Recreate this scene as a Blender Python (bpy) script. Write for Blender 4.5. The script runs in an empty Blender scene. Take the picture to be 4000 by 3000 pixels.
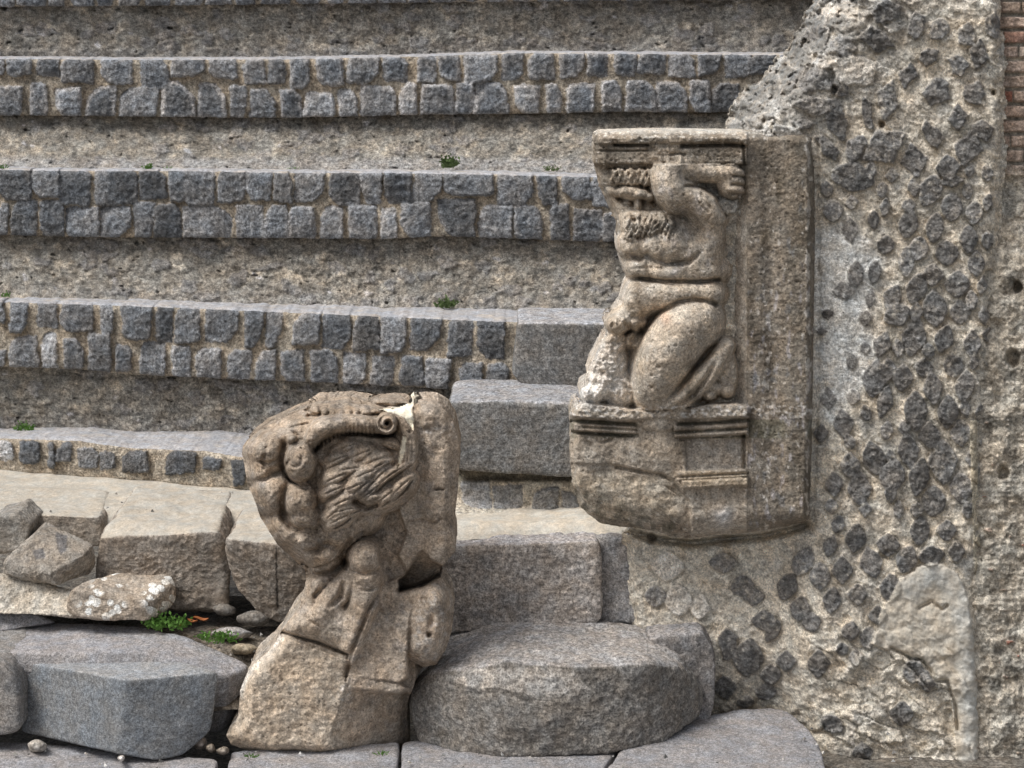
import bpy, math, random, time
import numpy as np
T0 = time.time()
sc = bpy.context.scene
R = math.radians
# ------------------------------------------------------------------ camera
F = 7486.0; CX = 2000.0; V0 = 72.0; H = 2.35        # focal length in photo pixels, horizon row, eye height
cam_d = bpy.data.cameras.new('camera'); cam = bpy.data.objects.new('camera', cam_d)
sc.collection.objects.link(cam); sc.camera = cam
cam.location = (0, 0, H); cam.rotation_euler = (R(90), 0, 0)
cam_d.sensor_width = 36; cam_d.lens = 36 * F / 4000.0
cam_d.shift_y = -(1500 - V0) / 4000.0
cam_d.clip_end = 200
# ------------------------------------------------------------------ light
w = bpy.data.worlds.new('World'); sc.world = w; w.use_nodes = True
nt = w.node_tree; bg = nt.nodes['Background']
sky = nt.nodes.new('ShaderNodeTexSky'); sky.sky_type = 'NISHITA'; sky.sun_disc = False
SUN_EL, SUN_AZ = 56, -122      # azimuth: clockwise from +Y; light comes from behind left of the camera
sky.sun_elevation = R(SUN_EL); sky.sun_rotation = R(SUN_AZ); sky.dust_density = 4.0; sky.air_density = 1.0
sky.ozone_density = 0.6
hs = nt.nodes.new('ShaderNodeHueSaturation'); hs.inputs['Saturation'].default_value = 0.30   # overcast
nt.links.new(sky.outputs[0], hs.inputs['Color']); nt.links.new(hs.outputs[0], bg.inputs[0]); bg.inputs[1].default_value = 0.095
sd_ = bpy.data.lights.new('sun', 'SUN'); sd_.energy = 2.1; sd_.angle = R(26); sd_.color = (1.0, 0.96, 0.90)
sun = bpy.data.objects.new('sun', sd_); sc.collection.objects.link(sun)
sun.rotation_euler = (R(90 - SUN_EL), 0, R(180 - SUN_AZ) )
sun.location = (-3, -3, 6)
sc.view_settings.view_transform = 'Standard'; sc.view_settings.look = 'None'
sc.view_settings.exposure = 0.42; sc.view_settings.gamma = 1
sc.render.engine = 'CYCLES'
# ------------------------------------------------------------------ numpy helpers
rs = np.random.RandomState(7)
PERM = rs.permutation(256).astype(np.int64); PERM = np.concatenate([PERM, PERM, PERM])
G3 = rs.normal(size=(256, 3)); G3 /= np.linalg.norm(G3, axis=1)[:, None]
def perlin(x, y, z):
    x = np.asarray(x, float); y = np.asarray(y, float) + 0 * x; z = np.asarray(z, float) + 0 * x
    xi = np.floor(x).astype(np.int64); yi = np.floor(y).astype(np.int64); zi = np.floor(z).astype(np.int64)
    xf = x - xi; yf = y - yi; zf = z - zi
    u = xf**3*(xf*(xf*6-15)+10); v = yf**3*(yf*(yf*6-15)+10); w_ = zf**3*(zf*(zf*6-15)+10)
    xi &= 255; yi &= 255; zi &= 255
    def g(i, j, k):
        h = PERM[PERM[PERM[(xi+i) & 255] + ((yi+j) & 255)] + ((zi+k) & 255)]
        q = G3[h]
        return q[..., 0]*(xf-i) + q[..., 1]*(yf-j) + q[..., 2]*(zf-k)
    def lp(a, b, t): return a + t*(b-a)
    return 1.6*lp(lp(lp(g(0,0,0), g(1,0,0), u), lp(g(0,1,0), g(1,1,0), u), v),
                  lp(lp(g(0,0,1), g(1,0,1), u), lp(g(0,1,1), g(1,1,1), u), v), w_)
def fbm(x, y, z=0.0, o=4, gain=0.5):
    s = 0; a = 1; t = 0
    for i in range(o):
        s = s + a*perlin(np.asarray(x)*2**i+17*i, np.asarray(y)*2**i+5*i, np.asarray(z)*2**i+31*i); t += a; a *= gain
    return s/t
def ridged(x, y, z=0.0, o=4):
    s = 0; a = 1; t = 0
    for i in range(o):
        s = s + a*(1-2*np.abs(perlin(np.asarray(x)*2**i+11*i, np.asarray(y)*2**i+7*i, np.asarray(z)*2**i+3*i))); t += a; a *= 0.5
    return s/t
def worley(x, y, seed=0):
    xi = np.floor(x).astype(np.int64); yi = np.floor(y).astype(np.int64)
    f1 = np.full(x.shape, 9.0); f2 = np.full(x.shape, 9.0); idn = np.zeros(x.shape)
    for i in (-1, 0, 1):
        for j in (-1, 0, 1):
            a = xi+i; b = yi+j
            h = PERM[PERM[(a+seed) & 255] + (b & 255)]; h2 = PERM[h+37]; h3 = PERM[h2+91]
            d = np.hypot(a + h/256.0 - x, b + h2/256.0 - y)
            c = d < f1
            f2 = np.where(c, f1, np.minimum(f2, d)); idn = np.where(c, h3/256.0, idn); f1 = np.where(c, d, f1)
    return f1, f2, idn
def ss(a, b, x):
    t = np.clip((x-a)/(b-a), 0, 1); return t*t*(3-2*t)
def smax(a, b, k): 
    h = np.clip(0.5+0.5*(a-b)/k, 0, 1); return b + (a-b)*h + k*h*(1-h)
def polysd(U, V, pts):
    """signed distance (px) to polygon, positive inside"""
    pts = np.array(pts, float); n = len(pts)
    d = np.full(U.shape, 1e9); ins = np.zeros(U.shape, bool)
    for i in range(n):
        ax, ay = pts[i]; bx, by = pts[(i+1) % n]
        ex, ey = bx-ax, by-ay; L = ex*ex+ey*ey+1e-9
        t = np.clip(((U-ax)*ex+(V-ay)*ey)/L, 0, 1)
        d = np.minimum(d, (U-ax-t*ex)**2+(V-ay-t*ey)**2)
        c = ((ay > V) != (by > V)) & (U < (bx-ax)*(V-ay)/(by-ay+1e-12)+ax)
        ins ^= c
    d = np.sqrt(d); return np.where(ins, d, -d)
def pathd(U, V, pts):
    """distance to polyline and parameter 0..1"""
    pts = np.array(pts, float); d = np.full(U.shape, 1e9); tt = np.zeros(U.shape); n = len(pts)-1
    for i in range(n):
        ax, ay = pts[i][:2]; bx, by = pts[i+1][:2]; ex, ey = bx-ax, by-ay
        t = np.clip(((U-ax)*ex+(V-ay)*ey)/(ex*ex+ey*ey+1e-9), 0, 1)
        q = np.hypot(U-ax-t*ex, V-ay-t*ey); c = q < d
        d = np.where(c, q, d); tt = np.where(c, (i+t)/n, tt)
    return d, tt
def P(u, v, Y):
    u = np.asarray(u, float)
    return np.stack([(u-CX)*Y/F, Y+0*u, H-(v-V0)*Y/F], -1)
def col(r, g, b):
    c = np.array([r, g, b])/255.0
    return np.where(c <= 0.04045, c/12.92, ((c+0.055)/1.055)**2.4)
def mixc(a, b, t):
    return a + (b-a)*np.asarray(t)[..., None]
# ------------------------------------------------------------------ materials
def stone_mat(name, grain=0.35, mid=0.22, bump=0.6, gscale=170, dist=0.004, rough=0.92, pits=0.5, specks=0.4, pit_scale=70):
    m = bpy.data.materials.new(name); m.use_nodes = True; t = m.node_tree; N = t.nodes; L = t.links
    b = N['Principled BSDF']; b.inputs['Roughness'].default_value = rough
    b.inputs['Specular IOR Level'].default_value = 0.25
    at = N.new('ShaderNodeAttribute'); at.attribute_name = 'Col'
    tc = N.new('ShaderNodeTexCoord')
    def noise(s, d, r=0.6):
        n = N.new('ShaderNodeTexNoise'); n.inputs['Scale'].default_value = s; n.inputs['Detail'].default_value = d
        n.inputs['Roughness'].default_value = r; L.new(tc.outputs['Object'], n.inputs['Vector']); return n
    def mr(src, a, b_, c, d):
        n = N.new('ShaderNodeMapRange'); L.new(src, n.inputs[0])
        for i, q in zip((1, 2, 3, 4), (a, b_, c, d)): n.inputs[i].default_value = q
        return n.outputs[0]
    def math_(op, a, b_):
        n = N.new('ShaderNodeMath'); n.operation = op
        for i, q in enumerate((a, b_)):
            if isinstance(q, (int, float)): n.inputs[i].default_value = q
            else: L.new(q, n.inputs[i])
        return n.outputs[0]
    nf = noise(gscale, 3, 0.7); nm = noise(38, 5, 0.65); nl = noise(7, 4, 0.6)
    ng = noise(gscale*0.45, 2, 0.6)
    f = math_('MULTIPLY', mr(nf.outputs[0], 0.33, 0.67, 1-grain*1.25, 1+grain*1.25), mr(nm.outputs[0], 0.33, 0.67, 1-mid, 1+mid))
    f = math_('MULTIPLY', f, mr(ng.outputs[0], 0.36, 0.64, 1-grain*0.6, 1+grain*0.6))
    f = math_('MULTIPLY', f, mr(nl.outputs[0], 0.3, 0.7, 1-mid*0.6, 1+mid*0.6))
    vo = N.new('ShaderNodeTexVoronoi'); vo.inputs['Scale'].default_value = pit_scale; L.new(tc.outputs['Object'], vo.inputs['Vector'])
    pm = mr(vo.outputs['Distance'], 0.10, 0.26, 1.0, 0.0)
    pm = math_('MULTIPLY', pm, mr(nm.outputs[0], 0.52, 0.62, 0.0, 1.0))
    f = math_('MULTIPLY', f, math_('SUBTRACT', 1.0, math_('MULTIPLY', pm, pits)))
    vs = N.new('ShaderNodeTexVoronoi'); vs.inputs['Scale'].default_value = 120; L.new(tc.outputs['Object'], vs.inputs['Vector'])
    sp = mr(vs.outputs['Distance'], 0.12, 0.2, specks, 0.0)
    nsp = noise(23, 2); sp = math_('MULTIPLY', sp, mr(nsp.outputs[0], 0.5, 0.62, 0.0, 1.0))
    f = math_('ADD', f, sp)
    mx = N.new('ShaderNodeVectorMath'); mx.operation = 'SCALE'
    L.new(at.outputs['Color'], mx.inputs[0]); L.new(f, mx.inputs['Scale'])
    # slight warm/cool drift
    hue = N.new('ShaderNodeMixRGB'); hue.blend_type = 'MULTIPLY'; hue.inputs[0].default_value = 1
    nh = noise(15, 3); cr = N.new('ShaderNodeValToRGB'); cr.color_ramp.elements[0].position = 0.35; cr.color_ramp.elements[1].position = 0.65
    cr.color_ramp.elements[0].color = (1.04, 0.99, 0.94, 1); cr.color_ramp.elements[1].color = (0.96, 1.0, 1.05, 1)
    L.new(nh.outputs[0], cr.inputs[0]); L.new(mx.outputs[0], hue.inputs[1]); L.new(cr.outputs[0], hue.inputs[2])
    L.new(hue.outputs[0], b.inputs['Base Color'])
    hsum = math_('ADD', math_('MULTIPLY', nf.outputs[0], 0.6), math_('MULTIPLY', nm.outputs[0], 1.3))
    hsum = math_('SUBTRACT', hsum, math_('MULTIPLY', pm, 0.5))
    bp = N.new('ShaderNodeBump'); bp.inputs['Strength'].default_value = bump; bp.inputs['Distance'].default_value = dist
    L.new(hsum, bp.inputs['Height']); L.new(bp.outputs[0], b.inputs['Normal'])
    return m
M_PLASTER = stone_mat('weathered_plaster', 0.40, 0.34, 1.0, 170, 0.010, pits=0.6, specks=0.7)
M_CUBES = stone_mat('basalt_cubes_in_mortar', 0.44, 0.30, 1.0, 150, 0.009)
M_TREAD = stone_mat('worn_tread', 0.22, 0.15, 0.6, 170, 0.004, pits=0.4, specks=0.4)
M_BASALT = stone_mat('basalt', 0.42, 0.24, 1.0, 170, 0.005, pits=0.5, specks=0.35)
M_WALL = stone_mat('rubble_wall', 0.36, 0.26, 1.0, 150, 0.008, pits=0.6, specks=0.5)
M_TUFF = stone_mat('carved_tuff', 0.32, 0.24, 1.0, 160, 0.005, pits=0.65, specks=0.4)
M_PALE = stone_mat('pale_limestone', 0.14, 0.12, 0.6, 150, 0.004, pits=0.3, specks=0.15)
M_LAVA = stone_mat('grey_lava', 0.42, 0.16, 0.8, 240, 0.003, pits=0.3, specks=0.5)
M_EARTH = stone_mat('earth', 0.5, 0.35, 1.0, 120, 0.012, pits=0.5, specks=0.8)
def plain(name, c, rough=0.8):
    m = bpy.data.materials.new(name); m.use_nodes = True; t = m.node_tree; b = t.nodes['Principled BSDF']
    n = t.nodes.new('ShaderNodeTexNoise'); n.inputs['Scale'].default_value = 60
    r = t.nodes.new('ShaderNodeValToRGB'); r.color_ramp.elements[0].color = (*[q*0.6 for q in c], 1); r.color_ramp.elements[1].color = (*[min(1, q*1.4) for q in c], 1)
    t.links.new(n.outputs[0], r.inputs[0]); t.links.new(r.outputs[0], b.inputs['Base Color']); b.inputs['Roughness'].default_value = rough
    return m
M_LEAF = plain('weed_leaf', (0.10, 0.22, 0.035)); M_LEAF2 = plain('dull_weed_leaf', (0.10, 0.15, 0.05)); M_DRY = plain('dry_leaf', (0.30, 0.10, 0.03))
SAT = 0.64
# ------------------------------------------------------------------ object helpers
def mk(name, V, Fc, C=None, mat=None, parent=None, smooth=True, origin=None):
    V = np.asarray(V, np.float32)
    if parent is not None: o0 = np.array(parent['_o']) if '_o' in parent else np.array(parent.location)
    elif origin is not None: o0 = np.array(origin)
    else: o0 = np.array([V[:, 0].mean(), V[:, 1].mean(), V[:, 2].min()])
    me = bpy.data.meshes.new(name); n = len(V)
    me.vertices.add(n); me.vertices.foreach_set('co', (V-o0.astype(np.float32)).ravel())
    Fc = [np.asarray(f, np.int32) for f in Fc] if isinstance(Fc, (list, tuple)) else [np.asarray(Fc, np.int32)]
    loops = np.concatenate([f.ravel() for f in Fc]); tot = np.concatenate([np.full(len(f), f.shape[1], np.int32) for f in Fc])
    st = np.concatenate([[0], np.cumsum(tot)[:-1]]).astype(np.int32)
    me.loops.add(len(loops)); me.loops.foreach_set('vertex_index', loops)
    me.polygons.add(len(tot)); me.polygons.foreach_set('loop_start', st)
    me.update(calc_edges=True); me.validate()
    me.polygons.foreach_set('use_smooth', np.full(len(me.polygons), smooth))
    if C is not None:
        a = me.color_attributes.new('Col', 'FLOAT_COLOR', 'POINT')
        C4 = np.ones((n, 4), np.float32); L_ = C@np.array([.2126, .7152, .0722]); C4[:, :3] = np.clip(L_[:, None]+(C-L_[:, None])*SAT, 0.005, 0.9); a.data.foreach_set('color', C4.ravel())
    o = bpy.data.objects.new(name, me); sc.collection.objects.link(o)
    if mat: me.materials.append(mat)
    if parent is not None: o.parent = parent
    else: o.location = o0
    return o
def tag(o, label=None, cat=None, group=None, kind=None):
    for k, q in (('label', label), ('category', cat), ('group', group), ('kind', kind)):
        if q: o[k] = q
    return o
def empty(name, loc, label, cat, group=None):
    o = bpy.data.objects.new(name, None); sc.collection.objects.link(o); o.location = loc; o.empty_display_size = 0.1
    return tag(o, label, cat, group)
def grid_faces(nv, nu, off=0):
    i = np.arange(nv-1)[:, None]*nu + np.arange(nu-1)[None, :]
    i = i.ravel()+off
    return np.stack([i, i+nu, i+nu+1, i+1], -1)
def extract(V, Fq, C):
    used, inv = np.unique(Fq.ravel(), return_inverse=True)
    return V[used], inv.reshape(Fq.shape), C[used]
def relief(U, V, Y, C, sd=None, labels=None, yback=None, cap=False, snap=True, shrink=.008):
    """front surface on the grid; sides go straight back to yback. returns {label: (V, F, C)}"""
    nv, nu = U.shape; st = abs(U[0, 1]-U[0, 0])
    if sd is None: sd = np.full(U.shape, 1e3)
    elif snap:
        gy, gx = np.gradient(sd, st); g = np.hypot(gx, gy)+1e-6
        m = np.abs(sd) < 0.95*st
        mv = np.where(m, -sd, 0)/np.maximum(g, 0.6)
        U = U+mv*gx/g; V = V+mv*gy/g
        sd = np.where(m, 0.01, sd)
    X = P(U, V, Y).reshape(-1, 3); Cf = C.reshape(-1, 3)
    ok = sd > 0
    cell = ok[:-1, :-1] & ok[1:, :-1] & ok[:-1, 1:] & ok[1:, 1:]
    idx = np.arange(nv*nu).reshape(nv, nu)
    lab = np.zeros(cell.shape, int) if labels is None else labels[:-1, :-1]
    out = {}
    q = np.stack([idx[:-1, :-1], idx[1:, :-1], idx[1:, 1:], idx[:-1, 1:]], -1)
    rims = []
    if yback is not None:
        pad = np.pad(cell, 1)
        for (dy, dx, a, b) in ((-1, 0, 3, 0), (1, 0, 1, 2), (0, -1, 0, 1), (0, 1, 2, 3)):
            nb = pad[1+dy:1+dy+cell.shape[0], 1+dx:1+dx+cell.shape[1]]
            e = cell & ~nb
            rims.append((q[e][:, [a, b]], lab[e]))
    for l in np.unique(lab[cell]):
        f = q[cell & (lab == l)]
        vv, ff, cc = extract(X, f, Cf)
        for r, rl in rims:
            r = r[rl == l]
            if len(r) == 0: continue
            A = X[r[:, 0]]; B = X[r[:, 1]]; n = len(r); mc_ = Cf[np.unique(r)].mean(0)
            k = np.arange(n); NR = 9; o = len(vv); c3 = X[r.ravel()].mean(0)
            for i in range(NR+1):
                for Q in (A, B):
                    q3 = Q.copy(); t_ = (i/NR)**1.3; q3[:, 1] = Q[:, 1]*(1-t_)+yback*t_
                    if i:
                        jn = min(1, t_*4)*(min(1, (1-t_)*6)*(0.014*fbm(q3[:, 0]*14, q3[:, 1]*14, q3[:, 2]*14, 3)+.009*fbm(q3[:, 0]*55, q3[:, 1]*55, q3[:, 2]*55, 3)))-shrink*t_*min(1, (1-t_)*6)
                        dv = np.stack([q3[:, 0]-c3[0], 0*q3[:, 0], q3[:, 2]-c3[2]], -1); dv /= np.linalg.norm(dv, axis=1)[:, None]+1e-6
                        q3 = q3+dv*jn[:, None]
                    cf_ = mc_*(1+.35*fbm(q3[:, 0]*16, q3[:, 1]*16, q3[:, 2]*16, 4))[:, None]
                    vv = np.concatenate([vv, q3]); cc = np.concatenate([cc, cf_])
            for i in range(NR):
                ff = np.concatenate([ff, np.stack([o+2*i*n+k, o+2*(i+1)*n+k, o+(2*i+3)*n+k, o+(2*i+1)*n+k], -1)])
        if cap:
            bk = X.copy(); bk[:, 1] = yback
            v2, f2, c2 = extract(bk, q[cell & (lab == l)][:, ::-1], Cf)
            ff = np.concatenate([ff, f2+len(vv)]); vv = np.concatenate([vv, v2]); cc = np.concatenate([cc, c2])
        out[l] = (vv, ff, cc)
    return out
# ------------------------------------------------------------------ rounded convex stones
def hull_planes(pts):
    import bmesh
    bm = bmesh.new()
    for p in pts: bm.verts.new(p)
    r = bmesh.ops.convex_hull(bm, input=bm.verts); bm.normal_update()
    c = np.mean(pts, axis=0); pl = []
    for f in bm.faces:
        n = np.array(f.normal); d = float(n @ (np.array(f.verts[0].co)-c))
        if f.calc_area() < 1e-6: continue
        if d < 0: n = -n; d = -d
        for (n2, d2) in pl:
            if n @ n2 > 0.995 and abs(d-d2) < 0.01: break
        else: pl.append((n, max(d, 1e-3)))
    bm.free(); return c, pl
def stone(name, pts, C, mat, p=22, res=0.006, amp=0.006, lump=0.012, lscale=7, seed=0, colfn=None, parent=None, shape=None, top_mat=None):
    pts = np.array(pts, float); c, pl = hull_planes(pts)
    ext = (pts.max(0)-pts.min(0))/2+1e-3
    n = int(np.clip(ext.max()*2/res, 12, 150)); Vs = []; Fs = []; off = 0
    a = np.linspace(-1, 1, n); A, B = np.meshgrid(np.tan(a*np.pi/4), np.tan(a*np.pi/4))
    O = np.ones_like(A)
    for s in ((O, A, B), (-O, B, A), (B, O, A), (A, -O, B), (A, B, O), (B, A, -O)):
        D = np.stack(s, -1).reshape(-1, 3)*ext; Vs.append(D); Fs.append(grid_faces(n, n, off)[:, ::-1]); off += n*n
    D = np.concatenate(Vs); D /= np.linalg.norm(D, axis=1)[:, None]
    s = np.zeros(len(D))
    for nn, d in pl: s += np.maximum(0, D@nn/d)**p
    Rr = s**(-1.0/p)
    X = c+D*Rr[:, None]
    e = seed*13.7
    dl = lump*fbm(X[:, 0]*lscale+e, X[:, 1]*lscale, X[:, 2]*lscale, 3)
    df = amp*(ridged(X[:, 0]*28+e, X[:, 1]*28, X[:, 2]*28, 4)-0.3)
    # facet direction: approximate normal from the plane weights
    NN = np.zeros_like(D)
    for nn, d in pl: NN += (np.maximum(0, D@nn/d)**p)[:, None]*nn/d
    NN /= np.linalg.norm(NN, axis=1)[:, None]
    if top_mat is not None: df = df*(1-.8*ss(.5, .9, NN[:, 2]))
    X = X+NN*(dl+df)[:, None]
    if shape is not None: X = shape(X, NN)
    # weld duplicate seam vertices
    key = np.round(X*5000).astype(np.int64)
    _, ui, inv = np.unique(key, axis=0, return_index=True, return_inverse=True)
    inv = inv.ravel(); Fq = inv[np.concatenate(Fs)]; X = X[ui]; NN = NN[ui]
    CC = np.tile(np.asarray(C, float), (len(X), 1))
    m1 = fbm(X[:, 0]*9+e, X[:, 1]*9, X[:, 2]*9, 4); CC = CC*(1+0.30*m1)[:, None]
    if colfn is not None: CC = colfn(X, NN, CC)
    tri = (Fq[:, 0] == Fq[:, 1]) | (Fq[:, 1] == Fq[:, 2]) | (Fq[:, 2] == Fq[:, 3]) | (Fq[:, 3] == Fq[:, 0])
    o = mk(name, X, Fq[~tri], CC, mat, parent)
    if top_mat is not None:
        o.data.materials.append(top_mat); fz = NN[Fq[~tri][:, 0], 2]+.1*fbm(X[Fq[~tri][:, 0], 0]*30, X[Fq[~tri][:, 0], 1]*30, 0, 2)
        if len(fz) == len(o.data.polygons): o.data.polygons.foreach_set('material_index', (fz > .8).astype(np.int32))
    return o
def upatch(X, poly, wob=6, soft=5):
    vv = V0+(H-X[:, 2])*F/X[:, 1]; uu = CX+X[:, 0]*F/X[:, 1]
    return ss(-soft, soft, polysd(uu, vv, poly)+wob*fbm(X[:, 0]*40, X[:, 2]*40, 0, 3))
def uline(X, path, w_=5):
    vv = V0+(H-X[:, 2])*F/X[:, 1]; uu = CX+X[:, 0]*F/X[:, 1]
    d, _ = pathd(uu+5*fbm(X[:, 0]*60, X[:, 2]*60, 0, 2), vv, path); return np.exp(-(d/w_)**2)
K = 4000/2212.0
def W(u, v): return u*K, v*K
def blk(front, Y, d, back=1.0, extra=(), drop=0.0):
    """front polygon in overview pixels at distance Y, extruded d metres straight back"""
    pts = []
    for q in front:
        y = q[2] if len(q) > 2 else Y
        a = P(q[0]*K, q[1]*K, y); pts.append(a)
    cc = np.mean(pts, axis=0)
    for a in list(pts):
        b = a.copy(); b[0] = cc[0]+(b[0]-cc[0])*back; b[2] = cc[2]+(b[2]-cc[2])*back-drop; b[1] = Y+d; pts.append(b)
    for q in extra: pts.append(P(q[0]*K, q[1]*K, q[2]))
    return pts
def top(u, v, z):
    """point where the ray of an overview pixel meets height z"""
    Y = (H-z)*F/(v*K-V0); return P(u*K, v*K, Y)
def moss(X, c, t, s=11, th=0.1, seed=3):
    m = ss(th, th+0.35, fbm(X[:, 0]*s+seed, X[:, 1]*s, X[:, 2]*s, 4)); return m*t
# ------------------------------------------------------------------ colours
MORT = col(196, 178, 150); BAS = col(124, 128, 134); BASP = col(150, 147, 146); PLAST = col(152, 144, 130)
TREADC = col(165, 165, 170); BEIGE = col(205, 195, 176); TUFF = col(176, 160, 138); WMORT = col(204, 192, 170)
# ------------------------------------------------------------------ seating tiers
GAP = 2.5
def rnd_quad(x0, x1, y0, y1, r, j=12):
    x0 += GAP; x1 -= GAP; y1 -= GAP*.8
    return [(x0+r.uniform(-j, j)*.6, y0+r.uniform(-j, j)*.4), (x1+r.uniform(-j, j)*.6, y0+r.uniform(-j, j)*.4),
            (x1+r.uniform(-j, j), y1+r.uniform(-j, j)*.7), (x0+r.uniform(-j, j), y1+r.uniform(-j, j)*.7)]
def quad_sd(U, V, q, k=3.5):
    s = 0; q = list(q)
    ci = int(abs(q[0][0]*7+q[2][1]*3)) % 4; fr = .16+.26*((abs(q[1][0]*13.7) % 1))       # one corner is broken off
    a, c, b = np.array(q[ci-1]), np.array(q[ci]), np.array(q[(ci+1) % 4]); q = q[:ci]+[tuple(c+(a-c)*fr), tuple(c+(b-c)*fr)]+q[ci+1:]
    for i in range(5):
        ax, ay = q[i]; bx, by = q[(i+1) % 5]; L = math.hypot(bx-ax, by-ay)+1e-6
        d = -((U-ax)*(by-ay)-(V-ay)*(bx-ax))/L
        s = s+np.exp(-np.clip(d, -80, 200)/k)
    return -k*np.log(s)
def stone_field(U, V, stones, seed):
    r = random.Random(seed)
    wu = 9*fbm(U/45, V/45, seed, 3)+6*fbm(U/15, V/14, seed+4, 2)
    wv = 9*fbm(U/45, V/45, seed+9, 3)+6*fbm(U/15, V/14, seed+14, 2)
    best = np.full(U.shape, -60.0); hh = np.zeros(U.shape); sh = np.ones(U.shape); pale = np.zeros(U.shape); tintr = np.zeros(U.shape)
    for s in stones:
        x0, x1, y0, y1, shade = s[:5]; pal = s[5] if len(s) > 5 else 0
        q = rnd_quad(x0, x1, y0, y1, r)
        cx, cy = (x0+x1)/2, (y0+y1)/2
        tx, ty = r.uniform(-1, 1)*0.006, r.uniform(-0.6, 1)*0.006; hz = r.uniform(0.004, 0.020); tr = r.uniform(-1, 1); pk = r.uniform(0, 1)
        m = (U > x0-50) & (U < x1+50) & (V > y0-50) & (V < y1+50)
        if not m.any(): continue
        d = quad_sd(U[m]+wu[m], V[m]+wv[m], q)
        # a chipped facet
        ang = r.uniform(0, 6.28); fd = (np.cos(ang)*(U[m]-cx)+np.sin(ang)*(V[m]-cy))/50
        h = hz*(1-np.exp(-np.maximum(d, 0)/3.2))+tx*(U[m]-cx)/50+ty*(V[m]-cy)/50-0.010*np.maximum(0, fd-0.25)*pk*2
        b = best[m]; c = d > b
        b2 = np.where(c, d, b); best[m] = b2
        for arr, val in ((hh, h), (sh, shade+0*h), (pale, pal+0*h), (tintr, tr+0*h)):
            a = arr[m]; a = np.where(c, val, a); arr[m] = a
    return best, hh, sh, pale, tintr
def interp(pl): 
    x, y = zip(*pl); return lambda u: np.interp(u, x, y)
def tier(k, label, vt, vb, Yf, stones, umin, umax, Yrt, vrb, Yrf, foot, treadYb, seed, pale_edges=0.3, tread_col=TREADC, group='stone seating tiers'):
    """vt/vb: top and bottom rows of the cube course; Yf its distance; riser under it from vb to vrb"""
    vt, vb, Yf, Yrt, vrb, Yrf, ty = map(interp, (vt, vb, Yf, Yrt, vrb, Yrf, treadYb))
    um = (umin+umax)/2
    global GAP
    GAP = -2.0 if k == 2 else (.5 if k == 1 else 2.0)
    stones = [((a, b, c-(16 if c < vt(a)+22 else 0), d+(12 if d > vb(a)-16 else 0), *e) if k != 4 else (a, b, c, d, *e)) for a, b, c, d, *e in stones]
    root = empty('seating_tier', tuple(P(um, float(vrb(um)), float(Yf(um)))), label, 'stone seating', group)
    u = np.arange(umin, umax+1, 4.5)
    nz = fbm(u/60, 0*u, seed, 4); nz2 = fbm(u/25, 0*u+3, seed, 3)
    top_ = vt(u)+4.5*nz+3*nz2; bot = vb(u)+5*fbm(u/70, 0*u, seed+5, 3)+4*nz2
    nf = int((bot-top_).mean()/4.5)+1; t = np.linspace(0, 1, nf)[:, None]
    V = top_[None, :]+t*(bot-top_)[None, :]; U = np.tile(u, (nf, 1))
    best, hh, sh, pale, tr = stone_field(U, V, stones, seed)
    inside = ss(-1.5, 2.5, best)
    rough = 0.0055*ridged(U/38, V/38, seed, 4)+0.0025*fbm(U/12, V/12, seed, 2)
    mort = -0.004+0.005*fbm(U/22, V/22, seed+2, 3)
    h = mort+inside*(hh+rough*1.6-mort)
    h = h-0.010*np.exp(-((V-top_)/7.0))-0.008*np.exp(-((bot-V)/7.0))
    base = BAS[None, None]*(sh[..., None]**1.5*(1+.24*tr[..., None]))*(1+0.55*fbm(U/34, V/34, seed+8, 5, .65))[..., None]
    base = base*(1+np.stack([0.05*tr, 0*tr, -0.05*tr], -1))
    edge = ss(24, 3, best+9*fbm(U/16, V/16, seed+1, 3))*(0.3+0.9*pale)*pale_edges
    edge = np.maximum(edge, pale*ss(0.2, 0.5, fbm(U/25, V/25, seed+31, 3))*0.7)
    base = mixc(base, BASP*1.6, np.clip(edge, 0, 1)*0.85)
    mc = MORT[None, None]*(0.72+0.3*fbm(U/20, V/20, seed+6, 3))[..., None]
    dark = ss(0.2, 0.6, fbm(U/120, V/60, seed+44, 3)); mc = mixc(mc, mc*0.62, dark)
    C = mixc(mc, base, inside)
    Y = Yf(U)-h
    X = P(U, V, Y)
    # underside rows back to the riser
    rows = [X]; cols = [C]; yb = Yrt(u)+0.03
    for i in range(1, 5):
        a = i/4; r_ = X[-1].copy(); r_[:, 1] = X[-1][:, 1]*(1-a)+yb*a; r_[:, 2] += 0.010*a+0.004*fbm(u/20, 0*u+i, seed, 2); rows.append(r_[None]); cols.append((mc[-1]*0.8)[None])
    XX = np.concatenate(rows).reshape(-1, 3); CC = np.concatenate(cols).reshape(-1, 3)
    nr = XX.shape[0]//len(u)
    mk('cube_course', XX, grid_faces(nr, len(u)), CC, M_CUBES, root)
    # tread
    yt = ty(u)+0.05; nt_ = 14
    A = np.linspace(0, 1, nt_)[:, None]**1.3
    Xt = np.repeat(X[0][None], nt_, 0); 
    Xt[:, :, 1] = X[0][None, :, 1]*(1-A)+yt[None]*A
    nn = 0.005*fbm(Xt[..., 0]*14, Xt[..., 1]*14, seed, 4)+0.0025*fbm(Xt[..., 0]*40, Xt[..., 1]*40, seed, 2)
    Xt[:, :, 2] += nn*np.minimum(1, A*6)+0.006*ss(0, .12, A)-0.0015*(A == 0)
    tcx = mixc(np.broadcast_to(tread_col, Xt.shape).copy(), MORT, ss(0.05, 0.5, fbm(Xt[..., 0]*7, Xt[..., 1]*16, seed+3, 4))*0.55)
    tcx = tcx*(1+0.3*fbm(Xt[..., 0]*25, Xt[..., 1]*40, seed+5, 3))[..., None]
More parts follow.
